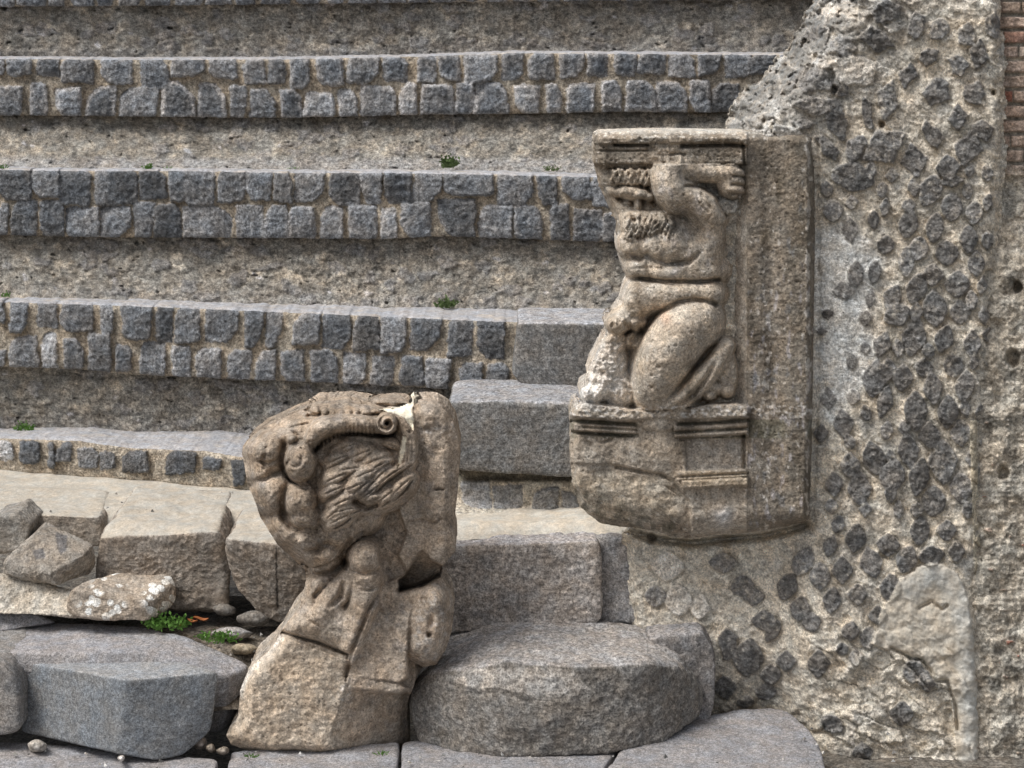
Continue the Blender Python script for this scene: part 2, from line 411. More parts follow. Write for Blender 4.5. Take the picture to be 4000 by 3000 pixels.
    mk('tread', Xt[::-1].reshape(-1, 3), grid_faces(nt_, len(u)), tcx[::-1].reshape(-1, 3), M_TREAD, root)
    # plaster riser
    if foot:
        r0 = bot-14; r1 = vrb(u)+10; nr = int((r1-r0).mean()/4.5)+1; t = np.linspace(0, 1, nr)[:, None]
        V = r0+t*(r1-r0); U = np.tile(u, (nr, 1))
        f1, f2, idn = worley(U/75+0.4*fbm(U/40, V/40, seed, 2), V/48+0.4*fbm(U/40, V/40, seed+7, 2), seed)
        lump = ss(0.02, 0.25, f2-f1)
        h = 0.016*fbm(U/130, V/90, seed+3, 3)+0.008*fbm(U/34, V/28, seed+1, 4)+0.012*lump*(idn-.3)*(idn > 0.45)+0.008*ridged(U/80, V/50, seed+2, 4)
        # cracks / broken ledges
        fl = fbm(U/170, V/60, seed+21, 4); led = ss(0.0, 0.03, fl)-ss(0.10, 0.4, fl); h = h+0.0035*led
        holes = ss(0.34, 0.46, fbm(U/46, V/26, seed+77, 4, .6)); h = h-0.018*holes
        Yr = Yrt(U)+(Yrf(U)-(Yrt(U)-.025))*t**1.6-.025
        c = PLAST[None, None]*(0.92+0.6*fbm(U/60, V/45, seed+11, 6, 0.7))[..., None]
        c = mixc(c, col(206, 188, 160), ss(0.08, 0.36, fbm(U/95, V/70, seed+13, 5, 0.65))*0.7)
        c = mixc(c, col(92, 88, 80), ss(0.02, 0.30, fbm(U/90, V/50, seed+17, 6, 0.7))*0.7)
        c = mixc(c, col(200, 196, 198), ss(0.34, 0.5, fbm(U/70, V/55, seed+19, 4))*0.8)
        stn = (idn > 0.72)*ss(0.05, 0.2, f2-f1); c = mixc(c, col(128, 126, 128), stn*0.5)
        # cement fillet along the foot
        fil = ss(0.72, 0.86, t+0.12*fbm(U/150, V*0+1, seed+23, 4)+0.03*fbm(U/20, V/20, seed, 3)); c = mixc(c, col(158, 154, 150)*1.0, fil*foot)
        c = c*(1-0.35*holes)[..., None]
        X = P(U, V, Yr-h)
        mk('plaster_riser', X.reshape(-1, 3), grid_faces(nr, len(u)), c.reshape(-1, 3), M_PLASTER, root)
    return root
def conv(lst, ox, oy, s=2.0):
    return [(ox+a/s, ox+b/s, oy+c/s, oy+d/s, *r) for a, b, c, d, *r in lst]
r0 = random.Random(5)
st0 = []; x = -40
while x < 3300:
    wd = r0.uniform(75, 125); st0.append((x, x+wd-9, -70, 20+(-16 if x > 1500 else 0), r0.uniform(.8, 1.05), r0.choice([0, .3, .6]))); x += wd
st0 += [(a, b, -200, -80, s, p) for a, b, _, _, s, p in st0]
st1 = conv([(-30,30,60,200,1.0),(35,250,80,205,1.0),(280,475,70,200,.75),(485,740,85,250,.9),(775,1035,75,250,1.0),(1085,1320,85,300,1.05),(1325,1605,75,205,1.0,.2),(1620,1845,78,215,.95,.2),(1885,2070,90,275,.85,.3),(2095,2245,85,255,.9),
 (-30,180,270,500,.9,.5),(235,385,245,510,1.05,.6),(435,640,285,505,1.1,.6),(685,920,265,505,.85,.8),(940,1240,275,520,1.0),(1255,1520,235,515,.75,.9),(1550,1755,235,505,.8,.8),(1785,1930,270,515,.85,.3),(1940,2150,290,515,1.05,.2),(2180,2360,300,515,.85,.5)], 0, 200)
st1 += conv([(55,225,75,295,.95,.3),(245,465,65,285,1.0,.5),(505,745,60,270,.8,.4),(770,985,60,245,.9,.2),(1030,1195,45,245,.9,.5),(1205,1390,50,235,.75,.4),(1405,1680,50,250,1.0,.2),(1700,1890,25,225,.8,.3),(1905,2125,30,215,.9,.3),
 (165,395,320,510,1.15,.7),(425,570,290,515,1.0,.6),(595,890,270,510,.9,.8),(905,1060,250,495,1.3,1),(1080,1320,255,490,.8,.7),(1330,1490,245,490,1.05,.4),(1500,1755,240,490,.9,.5),(1795,2005,255,470,1.25,1),(2040,2180,245,465,1.2,.9)], 1106, 200)
st1 += conv([(365,560,70,260,.9,.4),(570,760,70,250,.9,.3),(805,975,70,240,.95,.4),(985,1220,65,235,.7,.3),(1240,1430,75,245,.95,.3),(1440,1630,70,235,.7,.2),(1660,1860,75,250,.9,.2),(1870,2070,50,220,.8),(2080,2250,60,230,.8),
 (430,655,290,515,1.1,1),(680,860,270,515,.85,.6),(885,1120,270,500,.85,.6),(1130,1365,275,520,.95,.7),(1375,1550,265,520,.95,.4),(1570,1790,290,520,.65),(1810,2000,290,520,.8)], 2000, 180)
st2 = conv([(-30,235,45,290,.75),(245,455,45,280,.95),(450,725,65,330,.75),(730,830,75,325,.9),(840,1070,65,315,.75),(1085,1300,60,270,.7),(1310,1442,70,295,.95),(1450,1685,60,325,.9),(1692,1922,60,295,.8),(1930,2125,65,285,1.0,.2),(2135,2300,75,300,.75),
 (-30,75,300,550,.95),(85,300,285,555,.8),(305,495,285,560,.8),(505,765,335,575,1.0),(785,1030,325,565,1.05),(1040,1208,300,570,1.0),(1215,1415,310,570,.75),(1420,1810,320,580,1.0,.2),(1830,2055,310,580,1.05,.5),(2068,2240,320,575,1.1,.5)], 0, 640)
st2 += conv([(105,325,85,305,.85),(365,600,80,315,.6,.2),(605,770,85,315,.95,.2),(790,1010,75,315,.75),(1020,1250,75,300,.9,.2),(1262,1650,85,258,.85),(1665,1960,70,320,.9),(1980,2140,90,310,.75,.2),
 (40,250,330,580,.95,.7),(280,475,330,590,1.0,.6),(500,740,320,585,.95,.3),(765,890,340,580,1.15,.6),(930,1150,300,585,.9,.3),(1215,1500,270,570,.65,.2),(1545,1790,320,575,1.1,.6),(1800,2020,320,585,1.0,.6)], 1106, 640)
st2 += [(2190,2305,686,781,.9,.1),(2309,2400,691,803,1.1,0),(2150,2217,797,930,.7,.3),(2236,2356,816,941,.85,.3),(2361,2440,830,946,.75,.3)]
st3 = conv([(-30,45,60,230,.85),(85,215,50,300,1.0),(300,455,60,260,.8),(480,740,70,310,.75),(770,910,85,310,.95),(935,1195,95,360,.95),(1205,1365,95,370,.75),(1375,1582,100,375,.9),(1590,1870,110,390,.8),(1895,2065,120,415,.75),(2085,2215,140,425,.75),
 (-30,60,420,575,1.0,.6),(75,300,325,570,.9,.5),(320,445,290,575,1.45,.5),(475,660,345,580,.9,.3),(670,860,300,610,.75,.3),(885,1040,385,590,.75,.2),(1090,1300,370,620,.9,.3),(1345,1500,395,640,1.05,.6),(1520,1730,410,650,.95,.4),(1765,1970,420,660,1.0,.2),(1985,2160,430,670,.85,.5),(2190,2390,430,685,.85,.5)], 0, 1150)
st3 += conv([(65,290,160,415,.9,.2),(310,535,150,430,.85),(550,755,180,450,.65),(760,980,185,465,.95,.2),(985,1250,190,455,.8),(1275,1490,200,490,.7),(1510,1745,215,515,.65),
 (200,450,430,700,.85,.4),(465,670,450,700,1.0,.4),(680,880,480,710,.95,.4),(915,1085,480,710,.8,.2),(1105,1310,500,740,1.1,.3),(1375,1560,530,750,.95,.1),(1570,1780,540,765,.85,.2),(1820,1900,640,750,.7)], 1106, 1150)
st4 = conv([(-30,100,115,275,1.5,.4),(135,330,125,320,.8),(365,430,135,345,.9),(430,575,130,300,.7),(600,780,175,350,.95),(780,910,205,350,.8),(950,1165,195,385,.6),(1280,1540,200,400,.55),(1570,1750,240,370,.75),(1810,1935,265,480,.6),(2010,2200,280,480,.7)], 0, 1660)
for st_ in (st1, st2, st3, st4): st_ += [(-b-36, -a-36, c, d, *e) for a, b, c, d, *e in st_ if b < 540 and a > 8]
st0 += [(-b-56, -a-56, c, d, *e) for a, b, c, d, *e in st0 if b < 540]
tier(0, 'topmost tier, its basalt cubes cut off by the upper picture edge', [(0,-230),(3400,-230)], [(0,26),(600,22),(1300,14),(2000,6),(3000,-2)], [(0,8.15),(3400,8.15)], st0, -520, 3400,
     [(0,8.23),(3400,8.23)], [(0,222),(700,228),(2000,203),(3000,208)], [(0,8.20),(3400,8.20)], .35, [(0,8.6),(1,8.6)], 11, .5)
tier(1, 'second tier from the top, pale rimmed basalt cubes ending against the broken wall', [(0,230),(500,234),(1106,232),(1600,222),(2000,208),(2500,211),(2940,215),(3300,216)], [(0,450),(1106,461),(1700,447),(2000,445),(2400,437),(3300,440)],
     [(0,7.92),(3400,7.88)], st1, -520, 3300, [(0,8.0),(3400,7.96)], [(0,655),(1106,655),(1900,662),(2400,668),(3300,675)], [(0,7.80),(1900,7.74),(3300,7.70)], .8, [(0,8.17),(3400,8.17)], 23, .9)
tier(2, 'third tier, close set dark basalt cubes running behind the bearded stone figure', [(0,664),(300,669),(700,668),(1106,676),(1500,676),(1900,682),(2300,692),(3300,700)], [(0,918),(400,927),(1106,930),(1500,934),(1720,922),(2000,932),(2400,945),(3300,950)],
     [(0,7.72),(1900,7.62),(3300,7.55)], st2, -520, 2700, [(0,7.80),(1900,7.70),(3300,7.63)], [(0,1163),(500,1172),(1000,1182),(1300,1192),(1700,1206),(2300,1218),(2700,1222)], [(0,7.66),(1600,7.60),(2300,7.52),(3300,7.5)], .25, [(0,7.76),(1900,7.70),(3300,7.66)], 37, .5)
tier(3, 'fourth tier, cubes in wide tan joints ending at a large basalt block', [(0,1180),(500,1195),(1000,1216),(1250,1226),(1600,1242),(1950,1257),(2200,1262)], [(0,1432),(300,1441),(500,1462),(1000,1484),(1200,1491),(1600,1510),(1950,1535),(2200,1540)],
     [(0,7.56),(1000,7.45),(1600,7.36),(1950,7.28),(2200,7.26)], st3, -520, 2030, [(0,7.65),(1000,7.54),(1600,7.45),(2200,7.36)], [(0,1668),(300,1675),(700,1690),(960,1702),(1780,1730)], [(0,7.64),(960,7.54),(2200,7.35)], .2, [(0,7.62),(1600,7.58),(2300,7.5)], 41, .6)
tier(4, 'lowest tier, one course of spaced dark cubes in mortar above the pale landing', [(0,1713),(300,1722),(500,1750),(800,1762),(960,1788),(1780,1850)], [(0,1846),(330,1866),(600,1884),(960,1922),(1780,2010)],
     [(0,7.45),(500,7.30),(960,7.14),(1780,6.96)], st4, -520, 1700, [(0,7.47),(960,7.16),(1780,6.98)], [(0,1850),(330,1870),(600,1888),(960,1926),(1780,2014)], [(0,7.47),(960,7.16),(1780,6.98)], 0, [(0,7.64),(960,7.56),(1780,7.4)], 53, .2)
print('tiers', time.time()-T0)
# ------------------------------------------------------------------ blocks and boulders
BAS2 = col(126, 124, 121); GREY = col(140, 138, 138); BLUEG = col(120, 125, 130); BEI = col(172, 160, 142)
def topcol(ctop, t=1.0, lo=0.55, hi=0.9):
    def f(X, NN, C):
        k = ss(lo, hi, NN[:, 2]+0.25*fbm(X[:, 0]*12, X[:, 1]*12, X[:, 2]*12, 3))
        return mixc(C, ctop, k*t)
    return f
def chip(X, NN, C):
    C = topcol(col(164, 158, 154), .85, .5, .85)(X, NN, C)
    vv = V0+(H-X[:, 2])*F/X[:, 1]; uu = CX+X[:, 0]*F/X[:, 1]
    m = ss(-6, 6, polysd(uu, vv, [(1760,2660),(1830,2612),(2120,2608),(2240,2620),(2300,2690),(2180,2712),(2080,2714),(1960,2690),(1850,2686)])+8*fbm(X[:, 0]*40, X[:, 2]*40, 0, 3))*(X[:, 1] < 6.4)
    return mixc(C, col(176, 168, 158), m*.75)
def simple(name, label, cat, pts, C, mat, group=None, **kw):
    o = stone(name, pts, C, mat, **kw); return tag(o, label, cat, group)
BG = 'large basalt blocks of the side stair'
# B: right end of the fourth tier
simple('stone_block', 'dark smooth basalt block closing the right end of the fourth tier', 'stone block',
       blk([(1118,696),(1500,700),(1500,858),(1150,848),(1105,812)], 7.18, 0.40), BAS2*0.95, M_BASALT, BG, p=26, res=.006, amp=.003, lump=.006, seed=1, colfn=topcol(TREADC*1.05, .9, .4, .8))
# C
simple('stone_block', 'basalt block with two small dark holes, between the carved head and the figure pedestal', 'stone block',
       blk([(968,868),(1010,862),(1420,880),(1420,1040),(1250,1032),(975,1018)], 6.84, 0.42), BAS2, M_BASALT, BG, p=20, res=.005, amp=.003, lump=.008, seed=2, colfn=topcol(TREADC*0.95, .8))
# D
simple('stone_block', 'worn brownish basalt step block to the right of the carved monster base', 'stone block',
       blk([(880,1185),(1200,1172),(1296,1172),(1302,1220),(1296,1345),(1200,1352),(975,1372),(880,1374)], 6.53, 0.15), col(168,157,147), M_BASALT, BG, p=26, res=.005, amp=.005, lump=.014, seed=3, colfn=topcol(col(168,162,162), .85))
simple('stone_block', 'short grey lichen stained block end beside the rubble under the figure', 'stone block',
       blk([(1270,1166),(1380,1160),(1388,1200),(1386,1352),(1270,1352)], 6.57, 0.40), col(150,146,144), M_BASALT, BG, p=18, res=.006, amp=.004, lump=.016, seed=4)
# E
simple('stone_block', 'broad rounded basalt step block with a chipped pale front edge, lowest of the stair', 'stone block',
       blk([(882,1520,6.26),(896,1484,6.26),(935,1456,6.2),(1030,1444,6.13),(1250,1440,6.10),(1400,1434,6.15),(1462,1442,6.22),(1506,1468,6.32),(1522,1510,6.36),(1512,1560,6.32),(1440,1604,6.2),(1330,1626,6.11),(1180,1636,6.09),(1000,1636,6.12),(900,1606,6.22)], 6.28, 0.29, extra=[(1180,1540,6.07)]),
       col(126,120,112), M_BASALT, BG, p=40, res=.005, amp=.006, lump=.016, seed=5, colfn=chip)
simple('stone_block', 'narrow rounded basalt block wedged behind the broad step block against the wall', 'stone block',
       blk([(1400,1378),(1520,1366),(1546,1410),(1546,1520),(1530,1566),(1400,1580)], 6.40, 0.25), col(132,128,126), M_BASALT, BG, p=24, res=.006, amp=.004, lump=.014, seed=6, colfn=topcol(col(160,156,156), .8, .5, .85))
# left: landing edge blocks
LG = 'loose and set blocks along the landing edge'
simple('stone_block', 'big pale topped landing block with brown front, left of the carved monster', 'stone block',
       [top(250,1118,.60), top(470,1150,.585), top(500,1060,.60), top(290,1052,.61)]+blk([(216,1160),(205,1270),(232,1310),(490,1316),(500,1180),(470,1140)], 6.62, .35)[:6]+blk([(260,1318),(470,1318)], 6.70, .2),
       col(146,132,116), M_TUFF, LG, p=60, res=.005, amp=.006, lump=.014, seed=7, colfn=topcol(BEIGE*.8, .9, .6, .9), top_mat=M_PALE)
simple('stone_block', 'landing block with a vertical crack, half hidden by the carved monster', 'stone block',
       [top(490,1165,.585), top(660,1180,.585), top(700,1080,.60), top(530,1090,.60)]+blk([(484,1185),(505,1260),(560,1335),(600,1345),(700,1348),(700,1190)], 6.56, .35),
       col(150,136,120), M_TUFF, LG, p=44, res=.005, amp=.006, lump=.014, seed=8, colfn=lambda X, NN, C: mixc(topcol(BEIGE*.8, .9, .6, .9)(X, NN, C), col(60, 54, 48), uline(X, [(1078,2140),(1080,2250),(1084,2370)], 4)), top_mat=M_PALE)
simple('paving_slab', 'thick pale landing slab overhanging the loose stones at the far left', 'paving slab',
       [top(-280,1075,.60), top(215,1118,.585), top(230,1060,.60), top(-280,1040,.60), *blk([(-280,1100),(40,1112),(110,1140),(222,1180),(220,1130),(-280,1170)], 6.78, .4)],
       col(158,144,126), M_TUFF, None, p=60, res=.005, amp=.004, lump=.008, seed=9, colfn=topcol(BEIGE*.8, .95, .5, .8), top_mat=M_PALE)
simple('loose_stone', 'angular loose block with a dark patch, lodged below the left landing slab', 'loose stone',
       [P(*W(8,1238),6.50), P(*W(10,1210),6.50), P(*W(70,1155),6.54), P(*W(100,1128),6.70), P(*W(200,1175),6.58), P(*W(208,1215),6.60), P(*W(195,1240),6.58), P(*W(120,1265),6.46), P(*W(60,1255),6.50), P(*W(105,1240),6.44), P(*W(180,1200),6.50), P(*W(20,1230),6.8), P(*W(190,1230),6.85)],
       col(156,144,128), M_TUFF, LG, p=60, res=.0045, amp=.005, lump=.010, seed=10, colfn=lambda X, NN, C: mixc(C, col(104, 102, 104), .8*np.maximum(upatch(X, [(218,2080),(262,2092),(258,2150),(236,2168),(222,2130)]), upatch(X, [(126,2150),(170,2140),(178,2180),(140,2185)]))))
simple('loose_stone', 'small squared loose stone at the left picture edge under the landing slab', 'loose stone',
       blk([(-20,1120),(35,1108),(66,1135),(50,1190),(-20,1200)], 6.62, .2), col(150,142,130), M_TUFF, LG, p=24, res=.006, amp=.004, lump=.010, seed=11)
def lichen(X, NN, C):
    f1, f2, i = worley(X[:, 0]*34+2*0, X[:, 2]*34+X[:, 1]*20, 3)
    m = (f1 < 0.22+0.38*i)*(i > 0.35)*ss(-.05, .1, fbm(X[:, 0]*6, X[:, 2]*6, 1, 2)+0.12+(X[:, 2]-X[:, 2].mean())*2)
    return mixc(C, col(232, 228, 218), m*0.95)
simple('loose_stone', 'brown boulder spotted with white lichen in front of the big landing block', 'loose stone',
       [P(*W(140,1300),6.42), P(*W(150,1275),6.42), P(*W(200,1248),6.50), P(*W(250,1236),6.58), P(*W(370,1242),6.58), P(*W(382,1262),6.56), P(*W(382,1300),6.54), P(*W(330,1342),6.42), P(*W(300,1345),6.40), P(*W(318,1300),6.40), P(*W(180,1335),6.40), P(*W(160,1300),6.75), P(*W(370,1300),6.75), P(*W(140,1330),6.45)],
       col(168,150,128), M_TUFF, LG, p=22, res=.0045, amp=.005, lump=.014, seed=12, colfn=lichen)
simple('loose_stone', 'long low pale boulder at the left edge in front of the angular stone', 'loose stone',
       [P(*W(-160,1240),6.52), P(*W(40,1236),6.55), P(*W(120,1262),6.55), P(*W(170,1290),6.48), P(*W(190,1335),6.42), P(*W(60,1330),6.42), P(*W(-160,1320),6.42), P(*W(-160,1290),6.8), P(*W(150,1300),6.8)],
       col(184,172,152), M_TUFF, LG, p=14, res=.0045, amp=.008, lump=.02, seed=13)
# foreground left
FG = 'large grey lava blocks of the lowest step'
simple('stone_block', 'bluish grey cut lava block with a sharp front corner, left of the monster base', 'stone block',
       [P(*W(52,1430),6.24), P(*W(275,1474),6.04), P(*W(474,1456),6.12), P(*W(380,1424),6.26), P(*W(70,1420),6.29), P(*W(46,1582),6.22), P(*W(275,1632),6.04), P(*W(340,1645),6.05), P(*W(400,1630),6.08), P(*W(455,1580),6.12), P(*W(470,1500),6.12), P(*W(60,1560),6.5), P(*W(430,1560),6.5)],
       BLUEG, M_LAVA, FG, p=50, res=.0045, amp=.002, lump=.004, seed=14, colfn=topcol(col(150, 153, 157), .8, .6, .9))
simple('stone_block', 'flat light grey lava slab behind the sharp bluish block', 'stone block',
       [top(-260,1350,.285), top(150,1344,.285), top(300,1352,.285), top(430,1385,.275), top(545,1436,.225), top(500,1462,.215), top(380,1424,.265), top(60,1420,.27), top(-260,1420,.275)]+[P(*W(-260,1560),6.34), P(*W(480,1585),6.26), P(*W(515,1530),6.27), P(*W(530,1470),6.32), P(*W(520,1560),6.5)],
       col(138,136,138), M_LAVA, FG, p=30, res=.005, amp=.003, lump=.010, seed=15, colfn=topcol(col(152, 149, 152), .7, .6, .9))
simple('stone_block', 'rounded grey lava block cut by the left picture edge in front', 'stone block',
       blk([(-240,1430),(0,1432),(30,1455),(42,1480),(44,1580),(20,1592),(-240,1592)], 6.12, .4), col(138,134,130), M_LAVA, FG, p=20, res=.006, amp=.003, lump=.008, seed=16)
simple('stone_block', 'low rounded slab corner at the left edge, in front of the long pale boulder', 'stone block',
       [top(-260,1308,.36), top(60,1314,.35), top(130,1345,.30), top(60,1356,.30), top(-260,1358,.31), top(-260,1330,.2), top(100,1350,.2)], col(146,144,148), M_LAVA, FG, p=14, res=.006, amp=.003, lump=.01, seed=17)
# street slabs
SG = 'worn street paving slabs'
def slab(label, pts, z, seed, C=col(146,143,145), th=.22, res=.007, p=40):
    a = [top(u, v, z) for u, v in pts]; b = [q-np.array([0, 0, th]) for q in a]
    return simple('paving_slab', label, 'paving slab', a+b, C, M_LAVA, SG, p=p, res=res, amp=.003, lump=.008, seed=seed)
slab('rounded grey kerb slab running under the wall at the bottom right', [(1372,1570),(1545,1565),(1600,1528),(1690,1528),(1735,1556),(1772,1600),(1790,1680),(1780,1760),(1240,1760)], .012, 21, p=26)
slab('street slab under the broad rounded step block', [(870,1600),(1366,1570),(1300,1660),(1232,1760),(860,1760)], .0, 22)
slab('street slab at the foot of the carved monster', [(500,1622),(862,1600),(850,1760),(470,1760)], .0, 23)
slab('street slab at the bottom left corner under the bluish block', [(-330,1600),(45,1600),(160,1632),(470,1640),(440,1760),(-360,1760)], .0, 24)
# pebbles
PG = 'small loose pebbles'
def peb(label, u, v, rx, ry, Y, C, seed, mat=M_TUFF):
    a = []
    r = random.Random(seed)
    for i in range(9):
        t = i/9*6.283; k = r.uniform(.75, 1.1); a.append(P((u+rx*k*math.cos(t))*K, (v+ry*k*math.sin(t))*K, Y-.02*r.random()))
    for i in range(6):
        t = i/6*6.283; a.append(P((u+rx*.6*math.cos(t))*K, (v+ry*.55*math.sin(t))*K, Y-.05)); a.append(P((u+rx*.6*math.cos(t))*K, (v+ry*.5*math.sin(t))*K, Y+.05))
    return simple('pebble', label, 'pebble', a, C, mat, PG, p=14, res=.006, amp=.003, lump=.006, seed=seed)
peb('left grey cobble in the dark gap below the landing', 487, 1318, 32, 16, 6.62, col(120,114,106), 31)
peb('right grey cobble in the dark gap below the landing', 552, 1336, 44, 20, 6.58, col(128,122,114), 32)
peb('pale flat stone sunk in the earth beside the weeds', 500, 1368, 52, 15, 6.50, col(160,156,154), 33)
peb('pale round cobble under the left corner of the bluish block', 80, 1610, 26, 16, 6.14, col(176,168,156), 34)
peb('pinkish pebble wedged by the left foot of the monster base', 432, 1606, 16, 16, 6.20, col(184,166,150), 35)
peb('brown pebble wedged by the left foot of the monster base', 455, 1616, 15, 13, 6.14, col(140,126,108), 36)
peb('tan pebble touching the lower left corner of the monster base', 480, 1622, 16, 10, 6.12, col(150,136,118), 37)
peb('yellowish cobble lying on the earth just left of the monster', 528, 1402, 36, 14, 6.42, col(178,160,128), 38)
peb('tiny white pebble under the edge of the bluish block', 262, 1638, 7, 5, 6.02, col(210,200,190), 39)
# ------------------------------------------------------------------ ground surfaces
def sheet(name, poly_fn, u0, u1, y0, y1, z, C, mat, res=.02, amp=.01, seed=0, kind='structure'):
    nx = int((u1-u0)/res)+2; ny = int((y1-y0)/res)+2
    xs = np.linspace(u0, u1, nx); ys = np.linspace(y0, y1, ny); X, Y = np.meshgrid(xs, ys)
    Z = z(X, Y) if callable(z) else z+0*X
    Z = Z+amp*fbm(X*6+seed, Y*6, seed, 4)
    c = np.broadcast_to(C, X.shape+(3,))*(1+0.3*fbm(X*9, Y*9, seed+3, 4))[..., None]
    o = mk(name, np.stack([X, Y, Z], -1).reshape(-1, 3), grid_faces(ny, nx)[:, ::-1], c.reshape(-1, 3), mat, origin=(0, 0, 0))
    tag(o, kind=kind); return o
mk_g = sheet('ground', None, -30, 30, -14, 40, -.12, col(120,112,100), M_EARTH, res=.5, amp=.0, seed=3)
sheet('earth', None, -3.0, -0.55, 6.22, 7.0, lambda X, Y: .10+.14*ss(6.2, 6.5, Y), col(120,108,92), M_EARTH, res=.009, amp=.02, seed=5)
sheet('stair_landing', None, -.55, .62, 6.61, 7.2, lambda X, Y: .588-.035*ss(6.70, 6.61, Y)+.02*ss(.1, .5, X), BEIGE*.92, M_PALE, res=.01, amp=.012, seed=18)
sheet('landing', None, -3.1, .62, 6.78, 7.75, lambda X, Y: .592-.10*ss(6.92, 6.8, Y), BEIGE*0.8, M_PALE, res=.012, amp=.010, seed=8)
# rubble wall below block C, standing on the landing
def lowwall():
    st = 5; U, V = np.meshgrid(np.arange(1620, 2420, st), np.arange(1800, 2110, st))
    stones = [(1800,1915,1880,1985,1.35,.3),(1925,2040,1892,1995,.95,.2),(2070,2190,1905,2005,.85,.2),(2192,2260,1915,1990,.85,.2)]
    b, hh, sh, pale, tr = stone_field(U, V, stones, 91); ins = ss(-1, 3, b)
    foot = np.interp(U[0], [1620, 1900, 2200, 2420], [2010, 2030, 2075, 2110])
    h = ins*(hh*.6)+0.006*fbm(U/25, V/25, 3, 4)+0.012*fbm(U/90, V/60, 5, 3)-0.02*ss(1885, 1860, V)
    Y = 6.90-h-0.10*ss(-90, 0, V-foot[None]-10)
    C = mixc(mixc(np.broadcast_to(WMORT*.95, U.shape+(3,)), WMORT*.6, ss(0, .5, fbm(U/50, V/30, 8, 4))), BAS[None, None]*sh[..., None]*1.1, ins*.85)
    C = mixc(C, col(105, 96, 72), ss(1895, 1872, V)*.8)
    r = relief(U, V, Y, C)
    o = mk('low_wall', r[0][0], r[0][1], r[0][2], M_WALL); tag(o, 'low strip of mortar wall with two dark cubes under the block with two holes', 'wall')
lowwall()
print('blocks', time.time()-T0)

def gravel():
    rg = np.random.RandomState(4); Vv = []; Ff = []; Cc = []
    zones = [((-2.3, -.75), (6.26, 6.55), lambda x, y: .245, 120), ((-2.5, .5), (6.75, 7.15), lambda x, y: .600, 60), ((-1.9, .9), (5.85, 6.12), lambda x, y: .012, 70), ((-2.2, -1.2), (6.1, 6.3), lambda x, y: .135, 60), ((.9,1.3),(5.95,6.3),lambda x, y: .02, 20)]
    for (x0, x1), (y0, y1), z, n in zones:
        for i in range(n):
            c = np.array([rg.uniform(x0, x1), rg.uniform(y0, y1), 0]); c[2] = z(c[0], c[1]); s = rg.uniform(.003, .009); o = len(Vv)
            q = rg.normal(size=(4, 3))*.25+np.array([[1, 0, 0], [-.5, .87, 0], [-.5, -.87, 0], [0, 0, .9]]); Vv += list(c+q*s); Ff += [[o, o+1, o+3], [o+1, o+2, o+3], [o+2, o, o+3], [o, o+2, o+1]]
            Cc += [np.array(rg.choice([.12, .25, .45, .6]))*np.array([1, .95, .86])]*4
    o = mk('gravel', Vv, np.array(Ff), np.array(Cc), M_TREAD, smooth=False); tag(o, 'loose grit and tiny stone chips scattered on the ledges and paving', 'grit', kind='stuff')
gravel()
# ------------------------------------------------------------------ the big wall of dark stones in mortar
def za(l): return [(3100+x/1.36, y/1.36, a/1.36, b/1.36, g, s) for x, y, a, b, g, s in l]
def zb(l): return [(u, v+700, a, b, g, s) for u, v, a, b, g, s in za(l)]
def zc(l): return [(u, v+1400, a, b, g, s) for u, v, a, b, g, s in za(l)]
def zd(l): return [(2700+x/1.508, 1900+y/1.508, a/1.508, b/1.508, g, s) for x, y, a, b, g, s in l]
WST = za([(490,65,80,50,-15,.75),(195,60,45,35,0,1.9),(110,175,60,30,-30,.85),(445,215,80,60,30,.65),(270,240,70,50,0,.95),(330,370,115,80,10,1.6),(80,420,110,70,0,1.0),(240,470,55,40,20,.85),(655,135,50,65,20,.85),(770,160,55,50,0,.9),(920,190,40,60,0,.85),(1060,140,40,60,0,.95),(720,300,50,40,-20,.75),(985,290,40,65,0,.6),(870,350,45,60,0,.85),(610,400,40,60,10,.7),(760,490,70,75,45,.8),(495,530,50,90,10,.85),(960,500,55,70,0,.8),(875,620,40,60,0,.7),(390,600,30,80,-15,.7),(130,565,110,42,10,1.1),(225,640,55,95,-15,.65),(50,660,50,22,0,1.0),(180,785,38,80,-30,.75),(330,790,50,70,20,.8),(480,780,110,80,-35,.9),(740,720,40,80,-30,.75),(1005,690,60,50,0,.65),(930,790,60,80,20,.8),(640,850,55,80,-20,.8),(820,890,60,65,0,.65),(320,940,110,75,10,.72)])
WST += zb([(840,10,60,30,0,.7),(210,170,50,60,0,.9),(425,215,30,50,0,.6),(300,270,40,70,-10,1.0),(610,240,50,75,10,.75),(750,260,45,80,0,.7),(840,150,55,75,0,.8),(730,60,60,90,20,.85),(930,320,45,75,0,.65),(815,395,60,65,0,.7),(960,180,45,60,0,.85),(665,370,50,60,0,.85),(490,350,45,50,0,.8),(330,510,40,70,0,.75),(430,495,35,60,0,.75),(600,440,40,80,0,.85),(655,580,50,85,15,.8),(525,625,45,70,20,.85),(750,690,62,95,0,.8),(740,510,55,60,0,.85),(870,560,65,70,0,.8),(970,450,45,70,0,.9),(550,720,70,60,-20,.85),(885,710,55,60,0,.95),(640,840,65,105,10,.8),(800,850,50,75,15,.7),(950,880,45,80,0,.85),(470,880,45,70,20,.85),(180,715,30,25,0,.35),(150,810,25,20,0,.7),(270,590,60,50,0,.9)])
